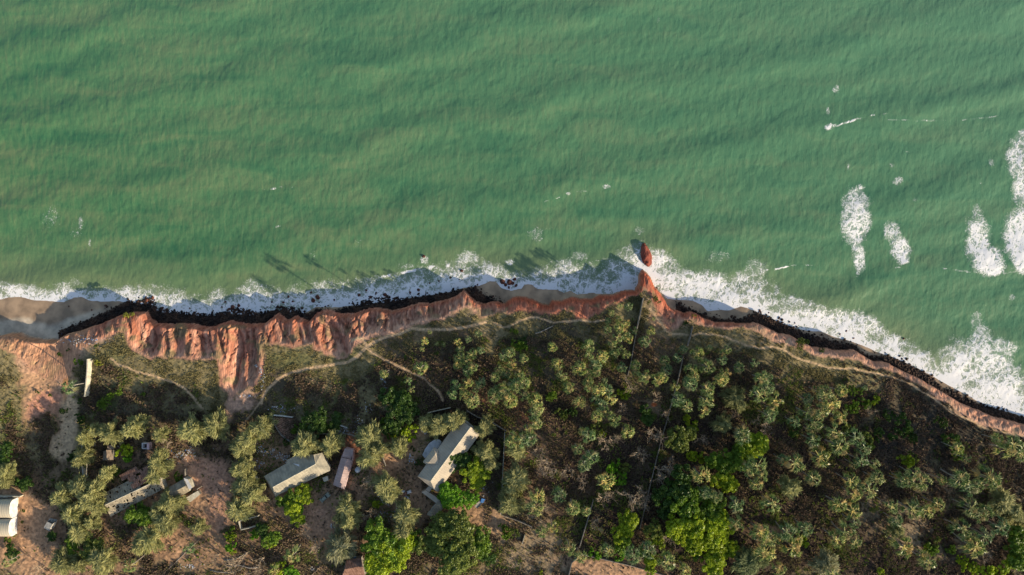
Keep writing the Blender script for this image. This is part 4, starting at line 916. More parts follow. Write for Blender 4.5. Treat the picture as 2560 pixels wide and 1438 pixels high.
# fallen logs and dead branches
def log(pts, r, label, m='bark', name='fallen_log'):
    P = [place(px, py, 0.2) for px, py in pts]; o_ = P[0]; mb = MB()
    mb.tube([(p[0] - o_[0], p[1] - o_[1], p[2] - o_[2] + r) for p in P], [r * (1 - .5 * i / len(P)) for i in range(len(P))], 6)
    link(name, mb.mesh(name, M[m], True), loc=o_, label=label, cat='log')
log([(1338,834),(1352,830),(1368,822),(1384,814)], 0.28, 'pale curved log lying on the scrub behind the red cliff')
log([(570,1415),(600,1413),(625,1420),(650,1418)], 0.3, 'long pale dead trunk lying in the dark hollow at the village edge')
log([(560,1400),(590,1398),(612,1385)], 0.24, 'bent dead branch above the long pale dead trunk')
log([(525,1425),(545,1430),(580,1432),(602,1425),(612,1408)], 0.22, 'crooked dead branch west of the long pale dead trunk')
log([(780,1438),(790,1428),(800,1416)], 0.25, 'short orange tinged dead branch by the spiky palms', 'twig')
log([(1134,1287),(1141,1293),(1148,1300)], 0.22, 'short straight white pole lying south of the bright green trees', 'white')
log([(488,1360),(460,1385),(435,1410),(410,1432)], 0.16, 'very long thin pale trunk lying across the orange earth')

# ------------------------------------------------------------------ plants
def np_mesh(name, polys_v, polys_f, m):
    """all faces the same size"""
    return raw_mesh(name, np.concatenate(polys_v), np.concatenate(polys_f), m, False)

def palm_crown(seed):
    r = random.Random(seed); mb = MB(); n = 16
    for i in range(n):
        az = i * 2.39996 + r.uniform(-.45, .45); f = (i + .5) / n
        el = math.radians(66 - 100 * f + r.uniform(-10, 10)); L0 = r.uniform(.9, 1.45) * (.7 + .6 * f); R = r.uniform(1.3, 2.15)
        dx, dy = math.cos(az), math.sin(az); side = Vector((-dy, dx, 0))
        d = Vector((dx * math.cos(el), dy * math.cos(el), math.sin(el))); hinge = d * L0 + Vector((0, 0, .15))
        dead = f > .86 or r.random() < .07
        mb.add([side * .07, side * -.07, hinge - side * .08, hinge + side * .08, hinge + d * R * .35 + Vector((0, 0, .16))], [(0, 1, 2, 3), (3, 2, 4)], 3)
        bright = r.random() < .3
        k = 9; span = math.radians(r.uniform(95, 150)); pitch = el - math.radians(8 + 34 * f)
        fd_ = Vector((dx * math.cos(pitch), dy * math.cos(pitch), math.sin(pitch))); nn = fd_.cross(side)
        roll = r.uniform(-.8, .8); s2 = side * math.cos(roll) + nn * math.sin(roll); n2_ = nn * math.cos(roll) - side * math.sin(roll)
        if n2_.z < 0: n2_ = -n2_
        for j in range(k):
            a = -span / 2 + span * (j + .5) / k; hw = span / k / 2 * .7
            rr = R * (1 - .25 * abs(a) / (span / 2)) * r.uniform(.8, 1.1); lift = .22 * abs(a) / (span / 2)
            c = (fd_ * math.cos(a) + s2 * math.sin(a) + n2_ * lift).normalized(); t_ = c.cross(n2_).normalized()
            m0 = hinge + c * rr * .5; w_ = rr * .5 * math.tan(hw) + .02; drop = Vector((0, 0, -.32 * rr * r.uniform(.1, 1.9)))
            mb.add([hinge, m0 + t_ * w_ - n2_ * .03, m0 - t_ * w_ - n2_ * .03, hinge + c * rr + drop, m0 + n2_ * .05], [(0, 1, 4), (0, 4, 2)], 2 if dead else 0)
            mb.add([m0 + t_ * w_ - n2_ * .03, m0 - t_ * w_ - n2_ * .03, hinge + c * rr + drop, m0 + n2_ * .05], [(0, 2, 3), (3, 2, 1)], 2 if dead else 3 if (bright and j % 2) else 1)
    return mb.mesh('palm_crown', [M['palm'], M['palmtip'], M['palmdry'], M['palmrib']])
def palm_trunk(seed, h):
    r = random.Random(seed); pts = []; bx = r.uniform(-.5, .5); by = r.uniform(-.5, .5)
    for i in range(7):
        t_ = i / 6; pts.append((bx * math.sin(t_ * 2.6) , by * math.sin(t_ * 2.6), -1 + (h + 1) * t_))
    return pts, r
PALM_H = 11.0
palms = []
for s in range(7):
    pts, r = palm_trunk(s, PALM_H); mb = MB(); mb.tube(pts, [.26,.19,.16,.15,.16,.17,.15], 7)
    palms.append((mb.mesh('palm_trunk', M['bark'], True), palm_crown(s * 3 + 1), pts[-1]))

def tri_cloud(name, P, D, Wd, Ln, mats, jitter, seed):
    """flat blades: centre P, direction D, half width, half length"""
    r = np.random.RandomState(seed); n = len(P)
    D = D + r.normal(0, jitter, D.shape); D /= np.linalg.norm(D, axis=1, keepdims=True) + 1e-9
    A = r.normal(0, 1, D.shape); Sd = np.cross(D, A); Sd /= np.linalg.norm(Sd, axis=1, keepdims=True) + 1e-9
    v = np.stack([P - D * Ln, P - Sd * Wd, P + D * Ln, P + Sd * Wd], 1).reshape(-1, 3)
    return raw_mesh(name, v, np.arange(4 * n).reshape(n, 4), mats, False)

def casu_crown(seed):
    r = np.random.RandomState(seed); P = []; D = []
    for i in range(44):
        az = r.rand() * 6.283; f = r.rand(); z0 = 3.5 + 7 * f; ln = (4.3 * (1 - .62 * f)) * (.6 + .55 * r.rand()); el = r.uniform(.15, .65)
        d = np.array([math.cos(az) * math.cos(el), math.sin(az) * math.cos(el), math.sin(el)])
        m = int(34 + 26 * ln); s = r.rand(m) ** .6
        pts = np.array([0, 0, z0]) + np.outer(s * ln, d) + r.normal(0, .30, (m, 3)) * (0.45 + .9 * s[:, None])
        pts[:, 2] -= .35 * (s * ln) ** 2 * .12
        dd = d + np.array([0.12, -0.10, -.25]); P.append(pts); D.append(np.repeat(dd[None], m, 0))
    P = np.concatenate(P); D = np.concatenate(D)
    return tri_cloud('casuarina_crown', P, D, r.uniform(.07, .14, (len(P), 1)), r.uniform(.4, .85, (len(P), 1)), M['casu'], .30, seed)
def limbs(seed, h, spread, z0, n, rad, m):
    r = random.Random(seed); mb = MB(); mb.tube([(0, 0, -1), (r.uniform(-.2, .2), r.uniform(-.2, .2), h * .45), (r.uniform(-.4, .4), r.uniform(-.4, .4), h * .9)], [rad, rad * .75, rad * .25], 7)
    for i in range(n):
        az = i * 2.4 + r.uniform(-.4, .4); z = z0 + (h * .8 - z0) * i / n; l = spread * (1 - .4 * i / n) * r.uniform(.6, .9)
        mb.tube([(0, 0, z), (math.cos(az) * l * .5, math.sin(az) * l * .5, z + l * .28), (math.cos(az) * l, math.sin(az) * l, z + l * .5)], [rad * .45, rad * .3, rad * .08], 5)
    return mb.mesh('tree_trunk', m, True)
casus = [(limbs(s, 11, 3.6, 3, 8, .24, M['brownbark']), casu_crown(40 + s)) for s in range(6)]

def leaf_crown(seed, R=5.0, zc=5.2, rz=2.9, clumps=70, per=110, lw=.2, name='tree_crown'):
    r = np.random.RandomState(seed); P = []; D = []
    nlobe = 6; lob = [(r.rand() * 6.283, r.uniform(.35, .65), r.uniform(.35, .6)) for _ in range(nlobe)]
    for i in range(clumps):
        la, lr, lz = lob[r.randint(nlobe)]
        c0 = np.array([math.cos(la) * lr * R * .8, math.sin(la) * lr * R * .8, zc + (lz - .4) * rz])
        u = r.normal(0, 1, 3); u /= np.linalg.norm(u); u[2] = abs(u[2]) * .9 - .15
        c = c0 + u * np.array([R * .46, R * .46, rz * .75]) * r.uniform(.75, 1.05)
        cr = R * r.uniform(.10, .19); m = int(per * r.uniform(.6, 1.2))
        q = r.normal(0, 1, (m, 3)); q /= np.linalg.norm(q, axis=1, keepdims=True); q[:, 2] = np.abs(q[:, 2]) * 1.0 - .3
        P.append(c + q * cr * r.uniform(.55, 1.05, (m, 1))); D.append(np.cross(q, r.normal(0, 1, (m, 3))))
    P = np.concatenate(P); D = np.concatenate(D); D /= np.linalg.norm(D, axis=1, keepdims=True) + 1e-9
    return tri_cloud(name, P, D, r.uniform(lw * .6, lw, (len(P), 1)), r.uniform(lw * .9, lw * 1.5, (len(P), 1)), M['leaf'], .35, seed)
broads = [(limbs(70 + s, 6, 3.2, 2, 7, .32, M['brownbark']), leaf_crown(60 + s)) for s in range(6)]
shrubs = [(limbs(90 + s, 1.6, 1.2, .3, 5, .08, M['brownbark']), leaf_crown(80 + s, 2.1, 1.1, 1.1, 34, 60, .14, 'shrub_crown')) for s in range(5)]

def bare_tree(seed):
    r = random.Random(seed); mb = MB()
    def br(p, d, l, rad, lev):
        n = 3; pts = [p]; q = Vector(p); dd = Vector(d)
        for i in range(n):
            dd = (dd + Vector((r.uniform(-.3, .3), r.uniform(-.3, .3), r.uniform(-.08, .14)))).normalized(); q = q + dd * l / n; pts.append(q.copy())
        mb.tube(pts, [rad, rad * .8, rad * .6, rad * .4], 3 if lev else 5)
        if lev < 4:
            for k in range(4 if lev < 2 else 3):
                st = pts[r.choice([1, 2, 3])] if lev else pts[r.choice([2, 3])]
                a = r.uniform(0, 6.283); o2 = Vector((math.cos(a), math.sin(a), r.uniform(-.1, .75)))
                br(st, (dd * .7 + o2).normalized(), l * r.uniform(.55, .8), rad * .55, lev + 1)
    br(Vector((0, 0, 0)), Vector((0, 0, 1)), 2.6, .2, 0)
    return mb.mesh('bare_branches', M['twig'])
bares = []
for s in range(4):
    mb = MB(); mb.tube([(0, 0, -1), (0, 0, .4)], [.22, .16], 6); bares.append((mb.mesh('stump', M['twig'], True), bare_tree(100 + s)))

# survey lists: (x, y, radius) in enlarged crops, each with its origin and scale
CR = {'z1': (0,680,3.785), 'z2': (480,680,3.785), 'z3': (960,600,3.785), 'z4': (1440,580,3.785), 'z5': (1920,740,3.595), 'z6': (0,1040,3.613), 'z7': (480,1040,3.613), 'z8': (900,960,3.008), 'z9': (1340,940,2.8875), 'z10': (1840,940,2.8875)}
def conv(key, lst):
    ox, oy, s = CR[key]; return [(ox + a[0] / s, oy + a[1] / s, a[2] / s) + tuple(a[3:]) for a in lst]
PALMS = (conv('z3', [(380,960,42),(358,1030,30),(350,1220,78),(230,1340,38),(265,1415,32),(5,1275,38),(700,965,46),(800,940,42),(890,890,38),(720,1030,46),(915,1045,46),(830,1080,55),(720,1110,60),(780,1150,55),(700,1180,50),(830,1220,55),(790,1250,50),(1190,1060,50),(1140,1090,50),(1200,1160,60),(1320,1120,45),(1090,1240,60),(1050,1300,55),(1150,1280,55),(1280,1280,70),(1320,1350,60),(1230,1360,60),(1120,1380,60),(1050,1410,45),(680,1370,50),(800,1350,55),(740,1410,45),(860,1410,40),(920,1350,45),(1600,1020,58),(1650,1180,66),(1680,1290,52),(1740,1390,58),(1930,1000,58),(1850,1230,76),(1930,1260,50),(1940,1090,50),(1930,1380,50),(500,985,24),(565,990,22),(430,870,18)])
 + conv('z2', [(1815,965,38)]) + conv('z1', [(655,1090,84)])
 + conv('z4', [(415,700,30),(505,700,38),(335,770,34),(400,820,42),(480,870,42),(300,840,40),(420,910,55),(300,930,50),(550,930,46),(470,970,55),(400,1000,50),(500,1010,50),(350,1060,50),(470,1160,55),(370,1150,55),(420,1110,50),(120,1080,60),(240,1170,55),(180,1270,60),(190,1330,50),(50,1300,60),(430,1280,55),(560,1270,55),(640,1370,60),(560,1330,40),(660,1035,62),(730,820,26),(710,930,42),(1010,1120,50),(960,1190,42),(1150,1160,66),(1255,1100,32),(1430,1120,42),(1400,1160,45),(1380,1220,50),(1255,1280,68),(1410,1330,60),(1380,1400,60),(1545,1290,62),(1690,1240,48),(1750,1390,58),(1830,1370,46),(840,1220,60),(850,1310,55),(820,1380,60),(1100,1300,60),(1110,1380,60),(1050,1420,50),(270,1410,30)])
 + conv('z9', [(230,90,50),(320,190,45),(380,45,45),(450,110,50),(430,170,50),(520,100,42),(540,170,46),(470,210,50),(440,290,46),(510,260,45),(560,320,45),(380,440,60),(330,400,30),(400,590,60),(340,640,55),(300,530,45),(500,770,66),(660,410,50),(170,870,62),(270,950,56),(360,980,35),(110,1090,52),(40,1130,42),(230,1250,56),(310,1310,50),(520,1260,58),(700,1300,62),(810,1270,58),(955,1345,72),(1080,1400,42),(1000,80,40),(1030,170,50),(1090,220,55),(1120,60,50),(1240,100,56),(1230,180,55),(1210,260,46),(1320,30,40),(1500,450,62),(1200,710,58),(1215,840,52),(1300,870,56),(1440,930,62),(1450,1060,58),(1600,120,30),(1590,1150,42),(880,30,50),(770,20,40)])
 + conv('z8', [(700,80,46),(780,90,40),(840,130,66),(1010,90,62),(1090,60,56),(1130,120,60),(1180,20,50),(1240,90,50),(1330,130,56),(1340,190,52),(1300,230,50),(1320,300,52),(1260,340,50),(1160,400,52),(1130,440,45),(1220,430,60),(1280,420,50),(1340,840,62),(1310,930,60)])
 + conv('z10', [(190,20,56),(230,90,52),(180,140,56),(290,170,52),(270,250,52),(240,290,50),(590,100,50),(640,130,56),(690,200,62),(520,170,46),(620,260,56),(510,260,56),(760,110,50),(930,90,20),(430,330,46),(570,350,62),(560,400,40),(760,310,62),(700,410,62),(560,470,56),(870,450,66),(740,510,66),(600,590,78),(930,530,46),(900,610,62),(860,640,46),(1000,640,42),(50,420,60),(160,650,62),(90,680,62),(180,720,56),(150,780,50),(420,630,78),(560,740,66),(340,600,40),(830,760,62),(870,780,50),(850,850,56),(1010,740,56),(960,820,56),(1290,700,50),(1230,750,62),(1340,770,62),(1200,770,50),(1480,750,40),(1620,730,72),(1690,790,72),(1820,720,82),(1850,760,60),(1740,800,56),(1660,600,36),(1600,520,60),(1890,460,50),(2000,500,72),(2060,560,62),(1960,540,62),(260,920,68),(20,960,42),(740,930,56),(850,980,66),(860,1060,50),(790,1120,66),(730,1180,56),(860,1190,56),(1130,940,62),(1270,960,68),(1160,1040,50),(1390,970,62),(1460,930,56),(1700,960,78),(1810,990,72),(1750,1010,60),(1920,1100,78),(1640,1110,82),(1790,1160,62),(1730,1230,92),(1680,1190,62),(1200,1240,82),(1380,1340,72),(1340,1300,50),(180,1140,72),(240,1180,62),(220,1270,66),(370,1120,72),(510,1100,62),(400,1250,78),(440,1180,50),(310,1180,50),(310,1390,62),(690,1420,50)])
 + conv('z6', [(60,1330,46),(1170,1350,66),(1695,1200,58)]) + conv('z7', [(900,1250,88),(740,1400,52)]))
CASU = (conv('z6', [(760,200,80),(980,160,110),(860,130,70),(1180,120,100),(1240,60,80),(1440,170,80),(1720,130,135),(740,370,100),(690,420,60),(960,510,76),(1430,430,110),(1400,540,100),(1440,340,60),(540,730,105),(720,650,130),(840,680,110),(780,770,110),(650,900,110),(860,830,90),(720,1050,120),(830,960,80),(560,1330,130),(720,1340,90),(900,1300,150),(1330,1120,130),(1260,1180,90),(1480,960,130),(1530,790,120),(1420,870,80),(60,500,80),(40,590,70)])
 + conv('z7', [(40,120,90),(210,90,130),(450,290,115),(500,210,100),(620,110,110),(430,490,100),(500,430,70),(470,640,120),(540,720,110),(420,850,115),(500,560,80),(1010,270,130),(1100,230,70),(1240,260,110),(1320,240,60),(1600,200,130),(1590,380,110),(1690,300,90),(1400,830,115),(1420,950,95),(1320,920,60),(1750,640,130),(1790,720,90),(1340,1190,150,'grey'),(60,1010,80)])
 + conv('z8', [(290,480,75),(600,310,95),(700,280,85),(500,290,70),(760,260,60),(930,330,80),(960,520,76),(980,600,64),(900,500,60),(340,990,110),(320,1100,90),(1180,500,85),(1180,700,110),(1130,780,70),(1130,900,105,'dull')])
 + conv('z9', [(1430,150,85,'dull'),(1470,210,60,'dull'),(1350,350,70,'dull')])
 + conv('z10', [(395,810,90,'pale'),(1930,910,105),(2000,990,85),(1160,1120,60,'dull'),(80,1350,120,'dark'),(180,1330,70,'dark'),(660,1370,95,'grey'),(2060,1040,60)]))
BROAD = (conv('z8', [(740,560,88,'dark'),(700,620,60,'dark'),(860,680,100,'lime'),(900,770,66,'lime'),(680,790,84,'bright'),(700,880,74,'bright'),(640,860,50,'bright'),(820,880,70,'bright'),(190,1180,150,'mid'),(150,1320,150,'lime'),(300,1280,130,'lime'),(350,1170,90,'mid'),(700,1130,150,'olive'),(780,1240,130,'olive'),(640,1330,150,'olive'),(900,1180,110,'mid'),(940,1260,90,'dark'),(560,1070,110,'olive'),(520,1220,110,'olive'),(270,120,110,'dark'),(300,220,110,'dark'),(240,300,80,'dark')])
 + conv('z7', [(880,740,105,'mid'),(990,720,95,'lime'),(920,880,105,'lime'),(960,820,60,'bright'),(640,1050,80,'dark'),(700,1110,80,'mid'),(1120,60,120,'dark'),(1300,60,80,'dark'),(1020,120,60,'mid'),(1190,100,60,'mid'),(900,1410,60,'bright')])
 + conv('z6', [(1250,910,110,'mid'),(1300,850,70,'mid'),(780,1190,130,'olive'),(640,1180,90,'mid'),(470,1100,50,'dark'),(220,600,76,'dark'),(120,1240,70,'dark'),(40,330,86,'dark'),(30,440,60,'dark')])
 + conv('z9', [(1060,800,120,'dark'),(960,870,100,'dark'),(1080,940,120,'mid'),(1160,880,90,'mid'),(960,960,80,'dark'),(1230,1000,110,'mid'),(1330,1000,100,'mid'),(1090,1090,120,'lime'),(1110,1180,95,'lime'),(1290,1100,110,'lime'),(1210,1190,105,'lime'),(1360,1170,85,'lime'),(1290,1290,100,'lime'),(1370,1260,80,'lime'),(1280,1390,90,'lime'),(1180,1270,70,'mid'),(1590,520,95,'lime'),(1490,510,60,'mid'),(1330,620,80,'mid'),(1410,660,85,'mid'),(1370,760,86,'lime'),(1450,590,70,'mid'),(650,1060,80,'lime'),(625,1130,80,'lime'),(630,1210,70,'mid'),(860,1120,70,'olive'),(870,1200,56,'lime'),(830,1370,62,'lime'),(800,1300,50,'mid'),(1010,470,95,'olive'),(1100,440,70,'olive'),(800,290,66,'dark')])
 + conv('z10', [(110,500,95,'lime'),(60,590,80,'mid'),(2030,1190,90,'mid'),(2040,1310,90,'mid'),(1990,1360,70,'lime')]))
SHRUB = (conv('z6', [(1110,330,76,'lime'),(1150,370,50,'bright'),(1610,550,44,'mid'),(1040,500,40,'mid'),(200,860,22,'dark'),(200,960,14,'mid'),(130,1080,20,'mid'),(60,1140,40,'mid'),(470,1100,36,'dark'),(90,570,40,'mid'),(640,380,50,'dark')])
 + conv('z7', [(340,1100,56,'lime'),(345,1180,52,'bright'),(355,1040,44,'mid'),(370,1230,30,'lime'),(560,1080,50,'bright'),(720,1150,40,'lime'),(800,1390,64,'lime'),(850,240,34,'dark'),(1680,790,50,'lime'),(1740,80,60,'mid'),(1820,160,50,'lime'),(920,120,40,'mid'),(40,1230,20,'mid')])
 + conv('z8', [(380,370,66,'lime'),(310,380,46,'bright'),(240,370,50,'mid'),(250,320,50,'dark'),(1440,95,40,'mid'),(1090,1120,50,'mid'),(1150,1130,46,'olive'),(1070,1080,30,'mid'),(400,490,22,'dark'),(1360,1420,20,'lime'),(430,590,24,'dark')])
 + conv('z9', [(640,130,54,'lime'),(1110,335,56,'lime'),(1130,390,40,'lime'),(1150,570,56,'lime'),(1190,600,34,'lime'),(600,1290,48,'bright'),(430,1290,46,'bright'),(560,650,56,'bright'),(600,740,56,'bright'),(640,690,54,'olive'),(440,390,52,'olive'),(250,270,44,'dark'),(110,150,40,'mid'),(480,840,40,'olive'),(180,280,46,'olive'),(480,430,30,'lime')])
 + conv('z10', [(480,1200,56,'lime'),(1230,620,62,'lime'),(1280,590,48,'olive'),(1700,1400,62,'lime'),(1870,1420,80,'lime'),(1420,1260,52,'mid'),(1450,1200,40,'olive'),(1380,1250,34,'lime'),(930,200,50,'mid'),(1010,180,34,'lime'),(850,230,56,'mid'),(870,100,50,'mid'),(940,460,54,'olive'),(820,370,46,'olive'),(430,400,50,'dark'),(1060,1420,36,'lime'),(960,510,40,'mid'),(1230,350,70,'dark'),(1150,430,50,'dark'),(1260,450,50,'dark'),(1110,280,46,'dark'),(1560,450,60,'dark'),(1480,340,50,'dark'),(1600,560,50,'mid'),(1040,430,50,'dark'),(1560,1260,40,'mid'),(1640,1330,44,'lime'),(1000,960,30,'olive')])
 + conv('z3', [(1300,1010,64,'mid'),(1250,980,50,'mid'),(1330,970,44,'dark'),(1230,870,36,'mid'),(200,1110,20,'mid'),(500,1070,18,'mid')]) + conv('z5', [(300,410,44,'olive'),(340,420,36,'olive'),(290,460,30,'olive'),(485,485,26,'dark'),(980,940,34,'lime'),(870,830,20,'olive')])
 + conv('z1', [(1190,410,34,'gold'),(1240,405,28,'gold'),(565,780,26,'dark'),(640,740,18,'dark'),(910,690,24,'dark'),(740,850,44,'mid'),(350,1135,20,'dark'),(960,1250,60,'mid'),(1040,1200,50,'mid'),(1120,1130,40,'mid'),(1350,1160,24,'mid'),(930,860,40,'gold'),(470,1165,20,'dark'),(750,1220,28,'dark'),(740,1390,50,'dark'),(600,1310,40,'dark')])
 + conv('z4', [(770,640,36,'olive'),(690,670,22,'olive'),(1040,860,30,'dark'),(1120,790,20,'gold')]))
BARE = (conv('z9', [(500,480,90),(570,470,80),(630,230,62),(860,440,110),(80,640,110),(220,690,84),(350,800,84),(500,890,100),(660,880,120),(740,820,80),(430,1090,80),(960,1190,84),(880,150,66),(670,60,80),(950,300,64),(980,640,90),(900,700,100),(800,900,80),(100,970,80),(1180,470,70),(1440,270,56),(1380,560,50),(760,560,90)])
 + conv('z10', [(230,380,90),(160,330,60),(980,260,60),(1810,1300,70),(1530,820,60),(1250,1120,60)]) + conv('z8', [(1410,640,110),(1330,500,80),(90,750,90,'pale'),(1150,1360,90),(1250,1330,60),(1240,900,60)])
 + conv('z6', [(1500,260,84,'pale'),(330,1400,80),(650,1430,60),(240,730,50)]) + conv('z7', [(1660,620,84,'pale'),(1010,1020,90,'pale'),(1080,1150,110),(430,1300,130),(590,1350,130),(320,1390,110),(200,1290,80),(1700,200,60),(1600,900,90),(700,310,40)]))
TINT = dict(dark=(.42,.52,.5), mid=(1.0,1.05,.6), lime=(2.1,1.75,.55), bright=(1.15,1.6,.5), olive=(1.15,.92,1.1), gold=(1.9,1.25,1.3), dull=(.75,.78,.75), pale=(1.1,1.1,1.05), grey=(.85,.85,1.15))
ADJ = dict(dark='dark green', mid='mid green', lime='yellow green', bright='bright green', olive='olive brown', gold='straw coloured', dull='dull olive', pale='pale', grey='grey green')

def plant(kind, px, py, r, parts, nominal_r, nominal_h, names, cat, group, tint, adj, noun, vmin=.35, zscale=None, top=None):
    r_m = r * S * (H - 20) / H; s = max(vmin, r_m / nominal_r)
    sz = s if zscale is None else zscale(s)
    h = nominal_h * sz
    x, y, z = place(px, py, h)
    t = empty(kind, (x, y, z), '', cat, group, rnd.uniform(0, 6.283)); t.scale = (s, s, sz)
    for nm, me in zip(names, parts[:2]):
        o = link(nm, me, t)
        if top is not None and nm == 'crown':
            o.location = top; o.scale = (1, 1, s / sz)
            if s < 1e9: o.rotation_euler = (rnd.uniform(-.12, .12), rnd.uniform(-.12, .12), rnd.uniform(0, 6.283))
        k = rnd.uniform(.85, 1.15); o.color = (tint[0] * k, tint[1] * k, tint[2] * k, 1)
    FREE.append((t, px, py, adj, noun)); return t
for px, py, r in PALMS:
    pr = rnd.choice(palms); big = r > 17
    y_ = rnd.random(); tn = (.95, 1.0, .8) if y_ < .45 else (.6, .78, .72) if y_ < .72 else (1.3, 1.22, .85)  # random crown tints; the dark one paints some palms as shaded
    adj = ('large ' if r > 21 else 'small ' if r < 13 else '') + ('grey green' if px > 1850 else 'yellow green')
    plant('fan_palm', px, py, r * rnd.uniform(.98, 1.3), (pr[0], pr[1]), 2.75, PALM_H, ('trunk', 'crown'), 'palm', 'fan palms of the cliff top grove', tn, adj, 'fan palm', top=pr[2], zscale=lambda s: (.28 + .52 * min(s, 1.15)) * rnd.uniform(.92, 1.15) * (1.42 if 930 < px < 1080 and r > 10 and py < 1000 else .8 if (px > 1080 and py < 940) else 1.05))
for c in CASU:
    px, py, r = c[:3]; k = c[3] if len(c) > 3 else ''
    plant('casuarina_tree', px, py, r * 1.2, rnd.choice(casus), 4.3, 8.0, ('trunk', 'crown'), 'tree', 'feathery trees among the houses', TINT.get(k, (1, 1, 1)), ADJ.get(k, 'yellow olive'), 'feathery tree', zscale=lambda s: (.35 + .65 * min(s, 1.1)) * .68)
for px, py, r, k in BROAD:
    plant('broadleaf_tree', px, py, r * 1.22, rnd.choice(broads), 4.6, 6.5, ('trunk', 'crown'), 'tree', 'broad leaved trees', TINT[k], ADJ[k], 'broad leaved tree', zscale=lambda s: s * (.66 if px < 1300 else .9))
for px, py, r, k in SHRUB:
    plant('shrub', px, py, r * 1.2, rnd.choice(shrubs), 2.1, 1.6, ('stem', 'foliage'), 'shrub', 'shrubs on the cliff top', TINT[k], ADJ[k], 'shrub')
for c in BARE:
    px, py, r = c[:3]; k = c[3] if len(c) > 3 else ''
    plant('bare_tree', px, py, r * 1.35, rnd.choice(bares), 3.9, 4.0, ('trunk', 'branches'), 'tree', 'leafless dry trees', (1, 1, 1), 'pale grey' if k else 'brown grey', 'leafless tree')

# ------------------------------------------------------------------ grass, scrub tufts, litter
def scatter(weight, n, seed):
    r = np.random.RandomState(seed); w_ = (weight * (np.abs(X) < 214) * (np.abs(Y) < 124)).ravel(); c = np.cumsum(w_); c /= c[-1]
    i = np.searchsorted(c, r.rand(n)); return X.ravel()[i] + r.uniform(-.2, .2, n), Y.ravel()[i] + r.uniform(-.2, .2, n)
veg = (dT > 0.3) * (pathw < 0.05) * np.clip(1.6 - (rgb[..., 0] / 0.20), 0.02, 1) * (0.15 + 1.2 * ss(.42, .62, fbm(X / 3.5, Y / 3.5, 3, 401)))
def tufts(name, wt, n, seed, hmin, hmax, m, label):
    x, y = scatter(wt, n, seed); r = np.random.RandomState(seed + 1); z = zg(x, y)
    vs = []; hgt = r.uniform(hmin, hmax, n)
    B = []
    for k in range(4):
        a = r.rand(n) * 6.283; wd = hgt * .34; ln = hgt * r.uniform(.3, .9, n)
        bx, by = np.cos(a), np.sin(a)
        p0 = np.stack([x - by * wd, y + bx * wd, z - .05], 1); p1 = np.stack([x + by * wd, y - bx * wd, z - .05], 1); p2 = np.stack([x + bx * ln, y + by * ln, z + hgt * r.uniform(.6, 1, n)], 1)
        B.append(np.stack([p0, p1, p2], 1))
    v = np.stack(B, 1).reshape(-1, 3); f = np.arange(len(v)).reshape(-1, 3)
    o = link(name, raw_mesh(name, v, f, m, False), kind='stuff', label=label, cat='grass'); return o
o = tufts('dry_grass', veg * (1 - .75 * ss(2080, 2250, PX)), 150000, 500, .22, .7, M['grass'], 'dry olive grass and low scrub tufts covering the cliff top'); o.color = (.8, .85, .7, 1)
o = tufts('undergrowth', veg * (dT > 8) * ss(.5, .62, n1), 9000, 520, .5, 1.0, M['leaf'], 'low dark green weeds scattered between the palms'); o.color = (.9, .8, .8, 1)
o = tufts('dry_brush', veg * np.maximum((dT > 10) * ss(.62, .48, n1), 1.3 * ss(2080, 2250, PX)), 75000, 540, .35, 1.1, M['brush'], 'brown dry brush and leaf litter on the grove floor')

# rubbish strewn in patches
LIT = [(652,925,5,9),(657,945,5,10),(655,965,3,8),(640,915,3,6),(700,1022,24,9),(725,1022,14,7),(748,1083,7,6),(960,950,7,9),(958,985,6,14),(963,965,8,12),(672,1128,26,10),(700,1140,16,8),(650,1120,14,10),(716,1146,9,9),(440,1140,26,14),(470,1130,30,16),(855,1065,22,9),(880,1078,20,8),(850,1078,26,5),(900,1060,22,14),(612,1176,20,10),(640,1160,20,16),(920,1020,10,10),(925,1062,16,8),(830,1315,6,5),(1026,1140,5,8),(1030,1152,9,8),(1016,1238,8,8),(1220,1220,14,20),(975,1290,34,14),(960,1250,20,20),(200,850,60,8),(300,1100,20,20),(470,1415,30,6),(780,1420,8,6),(620,990,20,4)]
r = np.random.RandomState(77); mb = MB()
for cx, cy, rx, ry in LIT:
    for k in range(int(12 + rx * ry * .10)):
        px = cx + r.normal(0, .55) * rx; py = cy + r.normal(0, .55) * ry; x, y, z = place(px, py, 0)
        s_ = r.uniform(.10, .34); mb.box((x, y, z + .12), (s_ * r.uniform(.7, 1.8), s_, .12), r.rand() * 3, 1 if r.rand() < .12 else 0)
link('rubbish_litter', mb.mesh('litter', [M['white'], M['blue']]), kind='stuff', label='white and blue rubbish strewn over the ground in patches', cat='litter')

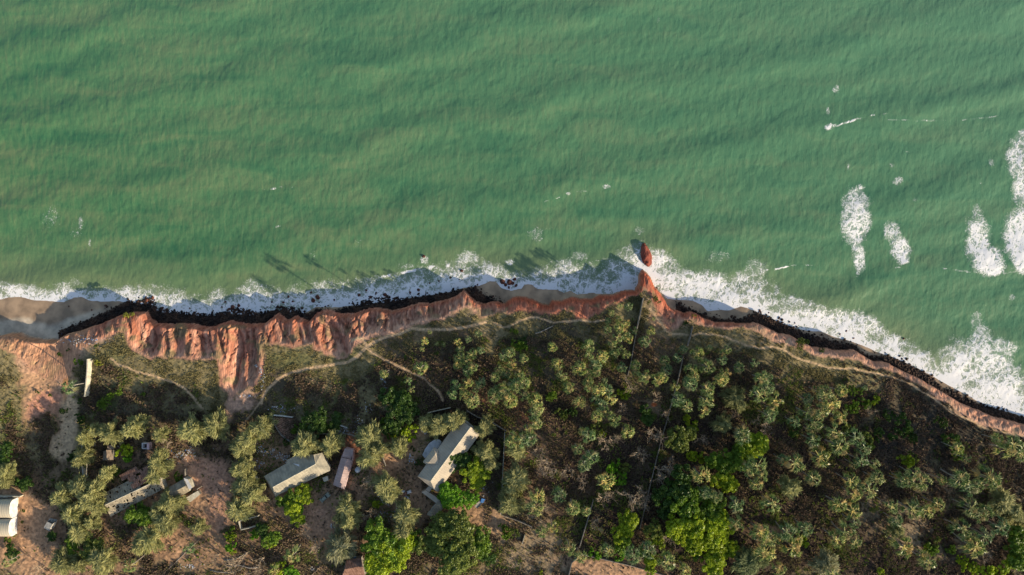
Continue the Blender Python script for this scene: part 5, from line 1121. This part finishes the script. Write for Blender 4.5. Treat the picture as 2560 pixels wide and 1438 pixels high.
# ------------------------------------------------------------------ labels that single things out
LM = [(218,945,'the gully wall'),(22,1295,'the vaulted roofs'),(126,1313,'the tin shack'),(270,1132,'the thatched hut'),(362,1116,'the pink roofless hut'),(330,1225,'the long holed roof'),(445,1225,'the small gabled shed'),(530,1190,'the pink bare yard'),(742,1185,'the grey patched roof'),(858,1170,'the pink narrow roof'),(812,1245,'the parked car'),(710,1068,'the ploughed plot'),(916,868,'the footpath fork'),(1125,1140,'the long tan roof'),(1088,1285,'the flat grey outbuilding'),(1257,1180,'the straight compound wall'),(1600,780,'the headland wall'),(1616,636,'the red sea stack'),(1727,840,'the thin clifftop wall'),(1640,1170,'the long thin wall'),(1465,1315,'the short grove wall'),(1540,1405,'the red earth plot'),(880,1415,'the rust tiled roof'),(1159,730,'the sharp cliff point'),(610,880,'the deep red ravine'),(1975,1218,'the round pale tree'),(2060,915,'the clifftop path bend'),(2376,1030,'the cliff notch path'),(2240,1300,'the sunlit tan clearing'),(1620,1012,'the orange soil spot'),(370,750,'the western rock point'),(1270,710,'the sandy cove'),(2000,845,'the cliff edge bush'),(1340,834,'the pale curved log'),(600,1414,'the dead trunk heap'),(620,1305,'the roofless ruin'),(120,930,'the orange gully'),(2480,1060,'the far east cliff')]
DIRS = ['east', 'northeast', 'north', 'northwest', 'west', 'southwest', 'south', 'southeast']
ORD = 'first second third fourth fifth sixth seventh eighth ninth tenth eleventh twelfth thirteenth fourteenth fifteenth sixteenth seventeenth eighteenth nineteenth twentieth twenty-first twenty-second twenty-third twenty-fourth twenty-fifth'.split()
bk = {}
for rec in FREE:
    o, px, py, adj, noun = rec; d, lx_, ly_, nm = min(((px - a) ** 2 + (py - b) ** 2, a, b, c) for a, b, c in LM)
    k = int(round(math.atan2(-(py - ly_), px - lx_) / (math.pi / 4))) % 8
    bk.setdefault((nm, k, adj, noun), []).append((d, o))
for (nm, k, adj, noun), lst in bk.items():
    lst.sort(key=lambda q: q[0])
    for i, (d, o) in enumerate(lst):
        o['label'] = ('%s %s, %s%s of %s' % (adj, noun, (ORD[i] + ' to the ') if len(lst) > 1 else '', DIRS[k], nm)).strip()
